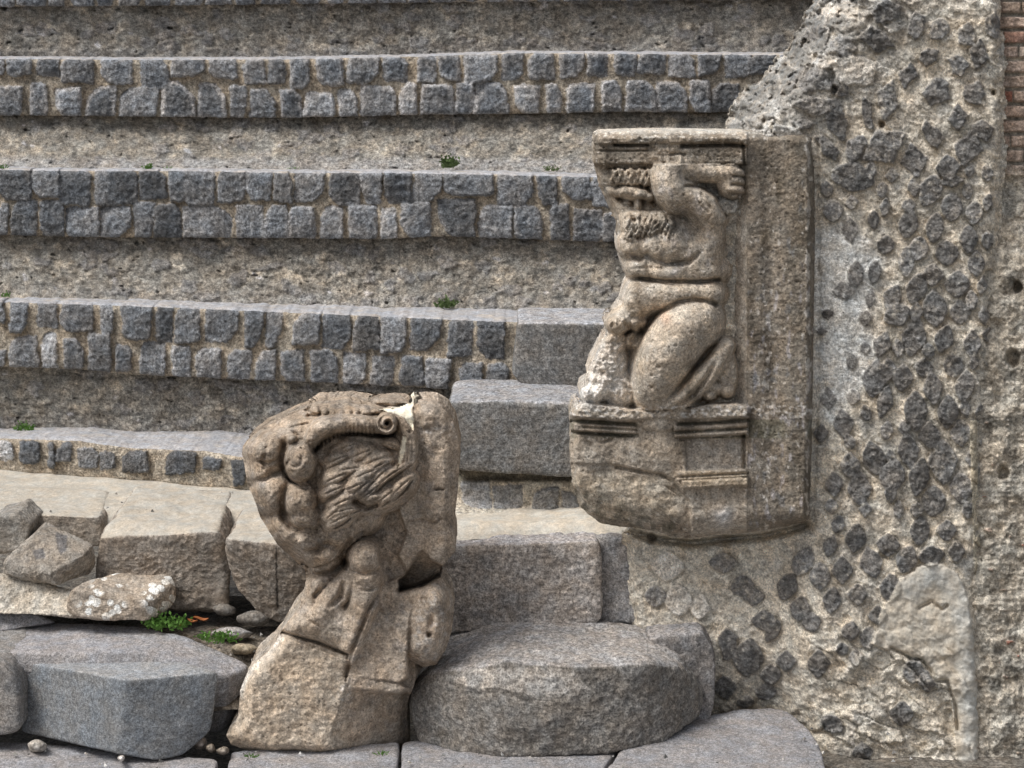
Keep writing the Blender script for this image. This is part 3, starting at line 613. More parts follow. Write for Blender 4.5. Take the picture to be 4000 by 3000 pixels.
WST += zc([(430,110,60,100,0,.75),(580,105,50,70,0,.75),(485,230,40,90,10,.65),(740,160,50,90,0,.75),(650,280,58,105,0,.75),(820,285,55,90,0,.65),(910,150,50,80,10,.8),(725,410,58,72,0,.6),(610,490,55,95,0,.8),(425,530,58,90,-20,.6),(525,625,68,90,10,.75),(668,630,55,105,10,.5),(795,550,75,120,0,.95),(300,570,50,65,0,.85),(350,690,60,90,-10,.8),(215,670,45,65,0,.8),(265,350,50,80,0,.8),(185,215,40,55,0,1.05),(145,400,35,45,0,.8),(890,400,55,70,0,.95),(890,690,60,80,0,.9),(745,760,60,80,0,.8),(500,60,50,60,0,.85),(690,50,50,50,0,.85),(850,40,50,60,0,.85)])
WST += zd([(970,305,60,85,10,.55),(820,350,40,65,20,.65),(1160,345,65,65,0,.65),(1350,265,55,85,0,.6),(1505,260,55,60,0,.65),(1270,430,60,80,20,.7),(1415,410,75,55,-10,.5),(1565,385,45,60,0,.7),(890,495,60,80,0,.65),(1060,450,65,95,-10,.8),(760,530,60,80,0,.9),(660,440,60,90,20,.95),(565,590,55,80,20,.55),(980,640,55,60,0,.85),(830,670,50,80,0,.7),(1175,600,60,80,0,.8),(640,720,60,75,20,.65),(710,800,55,60,0,.7),(430,790,70,60,0,.85),(480,850,40,70,30,.65),(370,650,60,55,0,.9),(1095,760,50,55,0,.75),(940,855,50,55,0,.65),(1045,895,45,70,0,.8),(890,960,35,35,0,.7),(970,1010,40,50,0,.85),(750,1045,65,85,0,.55),(220,935,55,90,0,.65),(335,1010,90,110,0,.65),(470,1110,60,60,0,.7),(560,1030,55,60,0,.8),(200,1190,55,55,0,.75),(320,1270,50,35,0,.9),(440,1210,60,50,0,.75),(190,450,85,60,0,1.15),(1240,1340,70,70,0,.75),(1310,1090,60,70,0,.85),(830,1400,70,50,30,.75),(1010,1570,60,60,0,.75),(1390,1150,50,60,0,.9)])
WST += [(2608,2212,62,56,0,1.8),(2650,2345,50,60,0,1.65),(2735,2372,38,48,0,1.6),(2812,2192,36,30,0,1.2),(2560,2330,40,40,0,1.2),(2900,2290,45,40,0,.95)]
def wall():
    st = 4.6
    U, V = np.meshgrid(np.arange(2420, 4010, st), np.arange(-40, 3060, st))
    pts = [(1775,-40),(1740,40),(1712,88),(1672,140),(1640,170),(1600,205),(1575,240),(1560,300),(1440,320),(1430,1120),(1345,1150),(1360,1300),(1372,1420),(1500,1430),(1500,1560),(1700,1600),(1700,1700),(2129,1700),(2118,1400),(2118,1270),(2127,950),(2152,660),(2166,440),(2174,280),(2172,170),(2166,60),(2160,-40)]
    pts = [(a*K, b*K) for a, b in pts]
    wob = 14*fbm(U/60, V/60, 3, 4)+8*fbm(U/20, V/20, 5, 3)
    wob = wob*(1+1.2*ss(700, 500, V)); sd = polysd(U, V, pts)+wob
    wu = 9*fbm(U/50, V/50, 2, 3)+7*fbm(U/16, V/16, 12, 3); wv = 9*fbm(U/50, V/50, 22, 3)+7*fbm(U/16, V/16, 32, 3)
    best = np.full(U.shape, -1.0); shade = np.ones(U.shape); hz = np.zeros(U.shape)
    r = random.Random(3)
    have = np.array([(a, b) for a, b, *_ in WST]); extra = []
    for iv in range(0, 34):
        for iu in range(0, 12):
            a = 3240+iu*66+(iv % 2)*33+r.uniform(-14, 14); b = 120+iv*62+r.uniform(-14, 14)
            if a > 3890 or (b < 620 and a < 3450): continue
            if a < 3240+max(0, (1750-b))*.22 and b > 800: continue
            if b > 2250 and (a > 3420 or b-2250 > (3420-a)): continue
            if np.min(np.hypot(have[:, 0]-a, have[:, 1]-b)) < 64 or b < 640: continue
            extra.append((a, b, r.uniform(17, 26), r.uniform(26, 40), r.uniform(-12, 12), r.uniform(.85, 1.2))); have = np.vstack([have, [a, b]])
    for (cx, cy, rx, ry, ang, sh) in extra+WST:
        m = (abs(U-cx) < 120) & (abs(V-cy) < 120)
        if not m.any(): continue
        a = R(ang+r.uniform(-8, 8)); x = U[m]+wu[m]-cx; y = V[m]+wv[m]-cy
        xr = (x*math.cos(a)+y*math.sin(a))/(rx*1.16+3); yr = (-x*math.sin(a)+y*math.cos(a))/(ry*1.14+3)
        xr = (x*math.cos(a)+y*math.sin(a))/(rx*1.16+3); yr = (-x*math.sin(a)+y*math.cos(a))/(ry*1.14+3)
        # irregular lozenge: a few random half planes
        d = np.full(xr.shape, 9.0); nk = r.choice([4, 5, 5, 6]); a0 = r.uniform(-.25, .25)+(0 if nk == 4 else r.uniform(0, 1))
        if nk == 4: angs = [.79+a0, 2.36+a0, 3.93+a0, 5.5+a0]
        else: angs = [a0+6.283*q/nk+r.uniform(-.25, .25) for q in range(nk)]
        for q in angs: d = np.minimum(d, r.uniform(.74, .97)-(xr*math.cos(q)+yr*math.sin(q)))
        d = np.minimum(d, 1.12-np.hypot(xr, yr))
        if cy > 640 and not (cy > 2450 and cx < 2900):
            pw = r.uniform(1.25, 1.65); x2 = (U[m]-cx)+.55*wu[m]; y2 = (V[m]-cy)+.55*wv[m]
            x3 = (x2*math.cos(a)+y2*math.sin(a))/(rx*1.08+3); y3 = (-x2*math.sin(a)+y2*math.cos(a))/(ry*1.06+3)
            d = 1-(np.abs(x3)**pw+np.abs(y3)**pw)**(1/pw)
        b = best[m]; c = d > b; best[m] = np.where(c, d, b)
        a_ = shade[m]; shade[m] = np.where(c, sh, a_); a_ = hz[m]; hz[m] = np.where(c, r.uniform(.008, .022)+xr*.004*r.uniform(-1, 1), a_)
    ins = ss(-0.02, 0.10, best)
    # the weathered upper left part is chunkier
    chunk = ss(3800, 3250, U+0.75*V*(V < 1500)+3000*(V >= 1500))
    h = 0.020*fbm(U/170, V/170, 1, 3)+0.008*fbm(U/55, V/55, 4, 4)+0.004*ridged(U/38, V/38, 6, 4)*(1+chunk)+0.004*fbm(U/13, V/13, 8, 2)
    h = h+ins*(hz+0.004*ridged(U/30, V/30, 9, 3))+0.03*chunk*ridged(U/120, V/100, 16, 3)
    h = h-0.006*np.exp(-((best+.03)/0.07)**2)*ss(-.1, .3, fbm(U/40, V/40, 44, 2))
    led = fbm((U+V*.7)/150, (V-U*.7)/70, 61, 4); h = h+0.004*(ss(0, .03, led)-ss(.1, .4, led))
    low = ss(2350, 2600, V)*ss(3050, 3250, U); lw = worley((U*.8+V*.5)/125+.35*fbm(U/60, V/60, 73, 3), (V*.8-U*.5)/62+.35*fbm(U/60, V/60, 74, 3), 9); le = ss(0, .12, lw[1]-lw[0]); h = h+low*(0.02*fbm(U/90, V/60, 71, 4)+.022*(lw[2]-.5)+.02*(lw[0]-.4)*(lw[2]-.3)-.012*(1-le)*(lw[2] > .4))
    # surface plane: steps back under the carved block
    Y = 6.40+0.13*ss(1990, 2150, V)*ss(3250, 2950, U)+0.10*ss(2500, 2900, V)*ss(3400, 3000, U)-0.00*U
    Y = Y+0.60*(1-ss(-10, 190, sd))**1.6*ss(640, 520, V)*(U < 3350)
    C = np.broadcast_to(WMORT*.96, U.shape+(3,))*(1.0+0.34*fbm(U/45, V/45, 13, 5))[..., None]
    C = mixc(C, col(172, 167, 158), ss(0.0, .35, fbm(U/120, V/120, 14, 4))*0.5)
    C = mixc(C, col(166, 163, 158)*1.0, chunk*.7)
    C = mixc(C, col(112, 110, 106), ss(.05, .35, fbm(U/70, V/70, 15, 4))*(0.06+chunk*.6))
    gp = ss(-40, 30, polysd(U, V, [(3190,900),(3300,860),(3440,1000),(3400,1250),(3420,1400),(3330,1560),(3250,1650),(3190,1600)])+40*fbm(U/50, V/50, 18, 3))
    C = mixc(C, col(205, 206, 203), gp*.75); h = h*(1-.5*gp)
    tan = ss(.2, .45, fbm(U/80, V/80, 19, 4)); C = mixc(C, col(190, 165, 120), tan*.35)
    dk = ss(.25, .5, fbm(U/60, V/60, 29, 4)); C = mixc(C, col(120, 112, 100), dk*.4)
    sb = np.where(shade > 1.3, 1.0, 0.0)
    sc_ = col(126, 123, 119)[None, None]*shade[..., None]**.8*(1+0.6*fbm(U/22, V/22, 33, 5, .7))[..., None]
    sc_ = np.where(sb[..., None] > 0, col(206, 196, 180)*(shade[..., None]/1.7)*(1+0.3*fbm(U/18, V/18, 34, 4))[..., None], sc_)
    cover = ss(.15, .45, fbm(U/26, V/26, 41, 5, .7)+.14*(shade > .84)+.05*chunk); C = mixc(C, sc_, ins*(1-.55*cover))
    C = C*(1.22-.34*ss(.16, .4, fbm(U/18, V/18, 43, 4, .7)))[..., None]; ch_ = worley(U/95+.5*fbm(U/50, V/50, 46, 3), V/70+.5*fbm(U/50, V/50, 47, 3), 5); cm = chunk*(ch_[2] > .2)*ss(.03, .2, ch_[1]-ch_[0])*(1-ins); C = mixc(C, mixc(np.broadcast_to(col(128, 126, 120), C.shape), col(206, 200, 190), ss(.8, .9, ch_[2])), cm*.8); h = h+cm*(.045*(ch_[2]-.2)+.03*(ch_[0]-.4)*(ch_[2]-.6))
    # deep joint under the carved block
    dj, _ = pathd(U+wu*.5, V+wv*.5, [(2330,2062),(2420,2076),(2520,2092),(2620,2112),(2703,2120),(2830,2104),(2980,2092),(3090,2070),(3150,2050)]); h = h-.10*np.exp(-(dj/17)**2)
    dj, _ = pathd(U+wu*.5, V+wv*.5, [(3196,540),(3200,1200),(3190,1700),(3178,2050)]); h = h-.010*np.exp(-(dj/6)**2)
    # smooth plaster patch at the lower right
    pa = polysd(U, V, [(a*K, b*K) for a, b in [(1880,1392),(1905,1320),(1942,1252),(1985,1222),(2030,1214),(2070,1238),(2092,1290),(2103,1380),(2113,1480),(2116,1720),(2072,1720),(2060,1560),(2052,1488),(2020,1474),(1992,1425),(1925,1405)]])+16*fbm(U/45, V/45, 51, 4)
    pm = ss(-3, 5, pa)
    smooth = ss(70, 20, pathd(U, V, [(3560,2300),(3640,2235),(3730,2260),(3775,2400),(3800,2650),(3812,3060)])[0]+8*fbm(U/30, V/30, 52, 3))
    hp = 0.014+0.5*h+0.004*fbm(U/60, V/60, 53, 3)+0.003*ridged(U/40, V/40, 54, 3)*(1-smooth)+.008*smooth
    h = h*(1-pm)+pm*hp
    pc = mixc(WMORT*0.95*(1+.25*fbm(U/40, V/40, 55, 4))[..., None], col(198, 194, 182)*(1+.15*fbm(U/50, V/50, 56, 3))[..., None], smooth)
    C = mixc(C, pc, pm)
    ck = [(3482,2533),(3530,2553),(3562,2576),(3602,2576),(3635,2622),(3655,2662),(3700,2662),(3718,2709),(3734,2762),(3740,2850)]
    d, _ = pathd(U+wu*.3, V+wv*.3, ck); h = h-.03*np.exp(-(d/6)**2)
    d, _ = pathd(U+wu*.2, V, [(3590,2375),(3640,2350),(3680,2380),(3700,2365)]); h = h-.018*np.exp(-((d+6*fbm(U/20, V/20, 59, 3))/6)**2)
    # thin vertical plaster strip
    d = np.abs(U-np.interp(V, [1630, 2290], [3800, 3822])); sm = (d < 14)*(V > 1640)*(V < 2295); h = h+.014*sm; C = mixc(C, col(200, 186, 152), sm*.8)
    # diagonal pale mortar ledge
    d, _ = pathd(U+wu*.6, V+wv*.6, [(3060,2790),(3160,2740),(3230,2690),(3320,2620),(3420,2540),(3440,2450)]); dm = np.exp(-((d+14*fbm(U/30, V/30, 57, 3))/22)**2)*ss(-.3, .1, fbm(U/70, V/70, 58, 2)); h = h+.012*dm; C = mixc(C, col(214, 206, 188), dm*.6)
    for (a, b, rr) in [(3950,1400,26),(3862,1080,22),(3918,1845,22),(2545,2100,20),(3258,350,14),(3880,360,9),(3445,485,12)]:
        d = np.hypot((U-a), (V-b)*.8)+.5*wu; h = h-.05*ss(rr*1.2, rr*.5, d)
    # eroded rounded left edge
    ed = ss(0, 60, sd); h = h-0.05*(1-ed)**2
    cav = ss(0.004, -0.022, h-0.02*fbm(U/170, V/170, 1, 3)-.012*fbm(U/55, V/55, 4, 4))
    lab = (pm > .5).astype(int)
    out = relief(U, V, Y-h, C, sd, lab, yback=7.0)
    root = empty('broken_wall', tuple(P(3500, 2990, 6.45)), 'ruined wall of dark lozenge stones in rough pale mortar, rising at the right', 'wall')
    mk('masonry_face', *out[0], M_WALL, root); mk('plaster_patch', *out[1], M_PALE, root)
    # brick wall beyond its right edge
    U, V = np.meshgrid(np.arange(3780, 4300, 4), np.arange(-40, 3060, 4))
    row = (V+3*fbm(U/60, V/60, 81, 2))/58.0; ri = np.floor(row); fr = row-ri
    br = ss(.05, .2, fr)*ss(.95, .8, fr); off = (ri % 2)*90; bx = ((U+off+ri*37) % 190)/190; br = br*ss(0, .03, bx)*ss(1, .97, bx)
    up = ss(720, 600, V+40*fbm(U/40, V/40, 82, 3)); vis = ss(-.1, .1, fbm(U/60, V/60, 83, 3)+.15)
    tone = PERM[(ri.astype(int)*7+np.floor((U+off+ri*37)/190).astype(int)*13) & 255]/255.0
    bc = mixc(np.broadcast_to(col(196, 164, 140), U.shape+(3,)), col(180, 106, 76), ss(.7, .9, tone)); bc = mixc(bc, col(200, 178, 152), ss(.45, .1, tone)); bc = mixc(bc, col(120, 80, 50), ss(90, 40, V)*.5)
    m2 = np.broadcast_to(WMORT*.86, U.shape+(3,))*(1+.45*fbm(U/35, V/35, 84, 5))[..., None]; m2 = mixc(m2, col(110, 104, 92), ss(.0, .35, fbm(U/70, V/90, 85, 4))*.7)
    few = ss(.40, .46, fbm(U/60, V/26, 87, 3))*ss(1400, 1900, V); 
    C = mixc(m2, bc*(1+.3*fbm(U/20, V/20, 86, 3))[..., None], br*np.maximum(up, few)); 
    h = br*.022*np.maximum(up, few)+.012*fbm(U/60, V/60, 88, 4)+.010*ridged(U/40, V/40, 89, 4)*(1-up)+.004*fbm(U/12, V/12, 90, 2)+.03*(1-up)*fbm(U/110, V/110, 92, 3)
    for (a, b, rr) in [(3958,1400,30),(3920,1845,24),(3975,1120,20)]:
        d = np.hypot((U-a), (V-b)*.8)+8*fbm(U/20, V/20, 93, 3); h = h-.06*ss(rr*1.2, rr*.5, d)
    Yb = 6.50-.085*ss(700, 1100, V)
    o = relief(U, V, Yb-h, C)
    mk_ = mk('brick_wall', *o[0], M_WALL); tag(mk_, 'strip of reddish brick courses turning to rough rubble along the right picture edge', 'wall')
wall()
print('wall', time.time()-T0)
# ------------------------------------------------------------------ sculpting helpers for carved stone
class Sculpt:
    def __init__(s, u0, u1, v0, v1, st, seed):
        s.U, s.V = np.meshgrid(np.arange(u0, u1, st), np.arange(v0, v1, st)); s.h = np.zeros(s.U.shape); s.seed = seed
        s.lab = np.zeros(s.U.shape, int)
        s.wu = 3*fbm(s.U/30, s.V/30, seed, 3); s.wv = 3*fbm(s.U/30, s.V/30, seed+5, 3)
    def loc(s, pts, pad):
        a = np.array(pts)[:, :2]; x0, y0 = a.min(0)-pad; x1, y1 = a.max(0)+pad
        i = np.where((s.V[:, 0] >= y0) & (s.V[:, 0] <= y1))[0]; j = np.where((s.U[0] >= x0) & (s.U[0] <= x1))[0]
        return slice(i[0], i[-1]+1), slice(j[0], j[-1]+1)
    def put(s, w, val, k, lab):
        old = s.h[w]; new = smax(old, val, k) if k > 0 else np.maximum(old, val)
        if lab is not None: s.lab[w] = np.where(val > old, lab, s.lab[w])
        s.h[w] = new
    def ell(s, cx, cy, rx, ry, h0, hz, ang=0, k=.012, lab=None, drop=2.2):
        w = s.loc([(cx-rx-ry, cy-rx-ry), (cx+rx+ry, cy+rx+ry)], 10)
        x = s.U[w]+s.wu[w]-cx; y = s.V[w]+s.wv[w]-cy; a = R(ang)
        q = ((x*math.cos(a)+y*math.sin(a))/rx)**2+((-x*math.sin(a)+y*math.cos(a))/ry)**2
        s.put(w, h0+hz*np.where(q < 1, np.sqrt(np.maximum(1-q, 0)), -drop*(np.sqrt(q)-1)-0.3*(q > 1)*(q-1)), k, lab)
    def tube(s, path, rad, h0, hz, k=.01, lab=None, n=24):
        """path of (x,y) smoothed, rad and h0 sampled along it"""
        p = np.array(path, float); t = np.linspace(0, len(p)-1, n); i = np.minimum(t.astype(int), len(p)-2); f = (t-i)[:, None]
        pm = p[np.maximum(i-1, 0)]; p0 = p[i]; p1 = p[i+1]; p2 = p[np.minimum(i+2, len(p)-1)]
        q = 0.5*((2*p0)+(-pm+p1)*f+(2*pm-5*p0+4*p1-p2)*f**2+(-pm+3*p0-3*p1+p2)*f**3)
        rad = np.interp(np.linspace(0, 1, n), np.linspace(0, 1, len(rad)), rad); h0 = np.interp(np.linspace(0, 1, n), np.linspace(0, 1, len(h0)), h0) if hasattr(h0, '__len__') else np.full(n, h0)
        w = s.loc(q, rad.max()*1.6); X = s.U[w]+s.wu[w]; Y = s.V[w]+s.wv[w]; best = np.full(X.shape, -9.0)
        for j in range(n-1):
            ax, ay = q[j]; bx, by = q[j+1]; ex, ey = bx-ax, by-ay
            tt = np.clip(((X-ax)*ex+(Y-ay)*ey)/(ex*ex+ey*ey+1e-9), 0, 1); d = np.hypot(X-ax-tt*ex, Y-ay-tt*ey)
            rr = rad[j]+(rad[j+1]-rad[j])*tt; g = 1-(d/rr)**2
            val = h0[j]+(h0[j+1]-h0[j])*tt+hz*(rr/rad.max())*np.where(g > 0, np.sqrt(np.maximum(g, 0)), 1.5*g)
            best = np.maximum(best, val)
        s.put(w, best, k, lab); return q
    def groove(s, path, w_, depth, one=False, wob=1.0):
        w = s.loc(path, w_*5); d, t = pathd(s.U[w]+s.wu[w]*wob, s.V[w]+s.wv[w]*wob, path)
        s.h[w] = s.h[w]-depth*np.exp(-(d/w_)**2)*(1 if not one else np.sin(np.pi*np.clip(t, .02, .98))**.5)
    def slab(s, pts, h, bev=10, k=0, lab=None, mode='max', wob=1.0, rel=False):
        w = s.loc(pts, 60); sdv = polysd(s.U[w]+s.wu[w]*wob, s.V[w]+s.wv[w]*wob, pts); m = ss(-bev/2, bev/2, sdv)
        hv = h(s.U[w], s.V[w]) if callable(h) else h
        old = s.h[w]; tgt = old+hv if rel else hv+0*old
        new = old*(1-m)+tgt*m
        if mode == 'max': new = np.maximum(old, new)
        s.h[w] = new
        if lab is not None: s.lab[w] = np.where(m > .5, lab, s.lab[w])
        return w, m
# ------------------------------------------------------------------ kneeling bearded figure block (telamon)
def zt(l): return [(2100+x*.6027, 400+y*.6027) for x, y in l]
def zu(l): return [(2100+x*.6027, 1150+y*.6027) for x, y in l]
def telamon():
    S = Sculpt(2205, 3215, 490, 2125, 3.9, 101); U, V = S.U, S.V
    OUT = [(2324,520),(2345,507),(2560,500),(2700,502),(2930,506),(3000,512),(3060,510),(3140,515),(3172,530),(3182,600),(3184,900),(3178,1300),(3172,1700),(3162,2025),(3140,2040),(3076,2054),(2974,2072),(2900,2084),(2823,2084),(2760,2096),(2703,2102),(2618,2096),(2582,2076),(2540,2072),(2474,2060),(2410,2056),(2341,2040),(2300,2012),(2265,1975),(2238,1900),(2230,1800),(2230,1692),(2225,1620),(2240,1588),(2268,1572),(2262,1545),(2270,1520),(2300,1500),(2293,1460),(2308,1415),(2322,1395),(2350,1335),(2377,1300),(2358,1268),(2368,1228),(2400,1205),(2431,1186),(2448,1130),(2462,1099),(2443,1051),(2425,1010),(2412,973),(2410,930),(2416,880),(2400,850),(2371,792),(2341,725),(2320,641),(2317,590)]
    OUT = [(a, b+9*(b < 545)) for a, b in OUT]
    sd = polysd(U, V, OUT)+5*fbm(U/35, V/35, 1, 4)*ss(1500, 1700, V)+2.5*fbm(U/20, V/20, 2, 3)
    # labels 0 slab, 1 cornice, 2 figure, 3 beard and hair, 4 pedestal
    S.h[:] = 0.0
    e = lambda *a, **k: S.ell(*a, **k)
    # backdrop niche rising towards the side slab
    S.h = -0.095+0.165*np.clip((U-2790-(V-700)*.01)/135, 0, 1)
    S.h = np.where(U < 2470, -0.07+0.05*ss(2470, 2330, U), S.h)
    side = ss(2905, 2922, U+3*fbm(V/40, U*0, 4, 3)-.01*(V-500)); S.h = np.where(side > 0, S.h*(1-side)+side*.072, S.h)
    S.h = S.h-.012*np.exp(-((U-2990-.03*(V-500))/26)**2)*ss(560, 700, V)*ss(1750, 1500, V)+.010*ss(3040, 3100, U)-.03*ss(3150, 3184, U)
    # ---- figure
    L = 2
    ribs = [(2622, 985, 196, 150)]
    e(2618, 1000, 205, 195, .020, .085, lab=L, k=.02)                   # rib cage
    e(2466, 958, 60, 56, .060, .050, lab=L, k=.008); e(2592, 962, 104, 66, .078, .046, lab=L, k=.008)   # pectorals
    e(2770, 960, 56, 150, .035, .060, ang=4, lab=L, k=.02)              # lat
    e(2700, 1010, 70, 70, .07, .03, lab=L, k=.02)
    e(2500, 1050, 62, 42, .080, .028, lab=L); e(2610, 1062, 72, 44, .088, .028, lab=L); e(2730, 1060, 80, 46, .066, .030, lab=L)
    e(2610, 1150, 198, 78, .030, .085, lab=L, k=.010)                   # lower belly
    e(2500, 1160, 75, 70, .07, .05, lab=L, k=.02); e(2620, 1150, 120, 60, .08, .04, lab=L, k=.02); e(2765, 1150, 62, 52, .050, .048, lab=L, k=.015)
    e(2470, 1215, 60, 60, .03, .06, lab=L, k=.02)
    S.groove([(2450,1090),(2500,1086),(2560,1094),(2640,1100),(2720,1102),(2805,1092)], 7, .045)
    S.groove([(2500,1098),(2560,1102),(2640,1116),(2720,1116)], 4, .012, one=True)
    S.groove([(2530,985),(2528,1020),(2530,1075)], 6, .010, one=True); S.groove([(2452,990),(2500,1012),(2532,990)], 9, .026, one=True); S.groove([(2532,1000),(2600,1034),(2690,1024),(2740,980)], 10, .028, one=True)
    S.groove([(2470,1050),(2530,1045),(2600,1052),(2650,1048)], 5, .007, one=True)
    # broken knee and rough leg remains on the left
    e(2415, 1262, 58, 46, .02, .10, lab=L, k=.01); e(2400, 1330, 52, 70, .0, .07, lab=L, k=.02); e(2370, 1420, 85, 110, -.01, .07, lab=L, k=.02); e(2340, 1500, 78, 70, .0, .07, lab=L, k=.02); e(2310, 1535, 55, 40, .03, .065, lab=L, k=.01); e(2420, 1520, 70, 80, .0, .05, lab=L, k=.02)
    e(2490, 1265, 40, 34, .04, .05, lab=L, k=.01); e(2480, 1330, 40, 36, .02, .05, lab=L, k=.01)
    m = ss(2520, 2470, U)*ss(1190, 1240, V)*ss(1590, 1550, V); S.h = S.h+m*(0.020*ridged(U/45, V/45, 7, 4)+.010*fbm(U/16, V/16, 8, 3))
    S.groove([(2500,1290),(2470,1350),(2485,1400),(2478,1480)], 16, .035); S.groove([(2440,1265),(2470,1290),(2440,1300)], 9, .03)
    # calf, then thigh on top of it
    S.tube([(2835,1352),(2800,1410),(2740,1480),(2660,1560),(2600,1590)], [34, 42, 46, 44, 34], [.035, .055, .07, .075, .07], .060, lab=L, k=.004)
    e(2845, 1440, 36, 95, .012, .05, ang=-8, lab=L, k=.01)
    e(2790, 1520, 42, 28, .02, .05, lab=L); e(2840, 1525, 30, 30, .03, .05, lab=L); e(2770, 1545, 30, 20, .03, .05, lab=L); e(2828, 1490, 30, 40, .02, .04, lab=L)
    S.tube([(2725,1250),(2660,1300),(2600,1400),(2560,1490),(2550,1545)], [98, 118, 118, 92, 66], [.03, .045, .055, .06, .06], .125, lab=L, k=.006)
    e(2745, 1262, 84, 112, .025, .095, ang=8, lab=L, k=.02); e(2640, 1300, 110, 80, .05, .085, ang=-30, lab=L, k=.02)
    S.groove([(2795,1190),(2760,1176),(2703,1168),(2650,1178),(2600,1202),(2555,1236),(2525,1275),(2505,1300)], 8, .030)
    S.groove([(2778,1165),(2790,1190),(2802,1215)], 6, .012, one=True)
    S.groove([(2800,1335),(2770,1382),(2716,1436),(2668,1496),(2630,1545)], 9, .045, one=True)
    S.groove([(2800,1405),(2765,1470),(2710,1540),(2660,1578),(2600,1600)], 10, .032, one=True)
    e(2570, 1540, 55, 45, .05, .075, lab=L, k=.02)
    for (x, y, q) in [(2575,1432,7),(2548,1512,6),(2700,1300,5),(2487+60,1466,5),(2640,1350,4)]: e_ = np.exp(-(np.hypot(U-x, V-y)/q)**2); S.h = S.h-.012*e_
    d = np.hypot(U-2552, V-1340); S.h = S.h-.008*ss(16, 8, d)
    # ---- head: hair roll, brow, hollow, nose, beard
    H_ = 3
    e(2470, 800, 90, 190, -.01, .050, lab=H_, k=.02)
    e(2470, 694, 88, 34, .045, .030, lab=H_, k=.01)
    for i in range(15):
        x = 2394+i*11.5; ph = (-1)**i; y = 668+5*math.sin(i*1.9)
        S.tube([(x, y), (x+7*ph, y+18), (x-5*ph, y+38), (x+5*ph, y+54+4*math.sin(i*2.3))], [8, 10, 10, 6], .062+.006*math.sin(i*1.3), .022, lab=H_, k=.002, n=12)
    for i in range(16): 
        x0 = 2392+i*10; S.groove([(x0, 670+(i % 3)*6), (x0+7, 690), (x0-3, 712)], 2.5, .007, one=True)
    S.groove([(2395,728),(2440,735),(2500,735),(2548,742)], 10, .030)
    e(2470, 756, 70, 26, .060, .036, ang=8, lab=H_, k=.006); e(2440, 750, 24, 20, .075, .028, lab=H_, k=.006); e(2500, 760, 34, 20, .07, .03, lab=H_, k=.006); e(2530, 770, 22, 18, .06, .03, lab=H_)
    S.groove([(2420,775),(2460,790),(2510,788),(2545,795)], 10, .034)
    e(2492, 800, 15, 36, .05, .034, lab=H_, k=.01); e(2450, 812, 26, 26, .03, .03, lab=H_, k=.01); e(2530, 820, 28, 36, .03, .03, lab=H_, k=.01)
    S.groove([(2440,800),(2455,806),(2470,800)], 7, .02)
    # moustache and open mouth
    S.tube([(2492,838),(2455,842),(2436,872),(2440,900)], [17, 16, 12, 8], [.075, .07, .06, .05], .022, lab=H_, k=.004); S.tube([(2495,838),(2530,845),(2555,878),(2552,910)], [17, 16, 12, 8], [.075, .07, .06, .05], .022, lab=H_, k=.004)
    rr = random.Random(12)
    e(2535, 885, 104, 64, .065, .035, lab=H_, k=.01)
    for i in range(34):                                                 # long wavy beard locks falling from the cheeks and lip
        x = 2446+i*5.6+rr.uniform(-5, 5); y = rr.uniform(836, 868)+.10*abs(x-2500); l = rr.uniform(58, 100)-.2*abs(x-2500); ph = rr.choice([-1, 1])
        S.tube([(x, y), (x+7*ph, y+l*.3), (x-4*ph, y+l*.62), (x+8*ph, y+l*.9), (x+1*ph, y+l)], [6, 8.5, 9, 8, 4], .088+rr.uniform(-.008, .014), .020, lab=H_, k=.0015, n=12)
    for i in range(14):                                                 # curled tips
        x = rr.uniform(2450, 2600); y = rr.uniform(900, 936); S.ell(x, y, 11, 10, .07, .026, lab=H_, k=.002)
    for i in range(30):
        x = 2448+i*6.2; y = rr.uniform(850, 900); S.groove([(x, y), (x+6, y+14), (x-3, y+30), (x+4, y+42)], 2.6, .008, one=True)
    for (x, y, q, d_) in [(2478,860,9,.04),(2490,930,6,.03),(2464,924,5,.02)]: S.h = S.h-d_*np.exp(-(np.hypot(U-x, V-y)/q)**2)
    e(2476, 868, 17, 14, .055, .03, lab=H_, k=.004)
    m = ss(20, 0, np.hypot((U-2600)/1.6, V-880)-45); S.h = S.h+m*.008*ridged(U/18, V/26, 61, 3)
    # ---- raised arm
    e(2762, 822, 78, 92, .030, .090, lab=L, k=.02)                     # shoulder
    e(2772, 905, 56, 120, .035, .068, lab=L, k=.02)
    S.tube([(2765,838),(2722,795),(2676,770),(2640,755)], [72, 68, 64, 60], [.055, .075, .085, .09], .075, lab=L, k=.012)
    S.tube([(2618,648),(2608,690),(2620,740),(2645,785)], [64, 66, 64, 54], [.075, .085, .095, .09], .080, lab=L, k=.012)
    S.tube([(2640,650),(2700,664),(2770,672),(2850,676)], [46, 44, 44, 46], [.07, .055, .045, .04], .050, lab=L, k=.01)
    e(2852, 712, 55, 66, .030, .055, lab=L, k=.012)                      # hand hanging over the slab
    for i, y in enumerate([668, 702, 735]): S.tube([(2845, y+2), (2880, y+4), (2898, y+12)], [16, 15, 12], [.07, .065, .05], .018, lab=L, k=.004, n=8); S.groove([(2862, y+20), (2900, y+22)], 4.5, .022)
    hole = polysd(U+S.wu, V+S.wv, [(2676,726),(2735,714),(2790,722),(2812,760),(2850,785),(2838,850),(2818,830),(2790,768),(2745,742)]); S.h = S.h-.09*ss(-10, 16, hole)
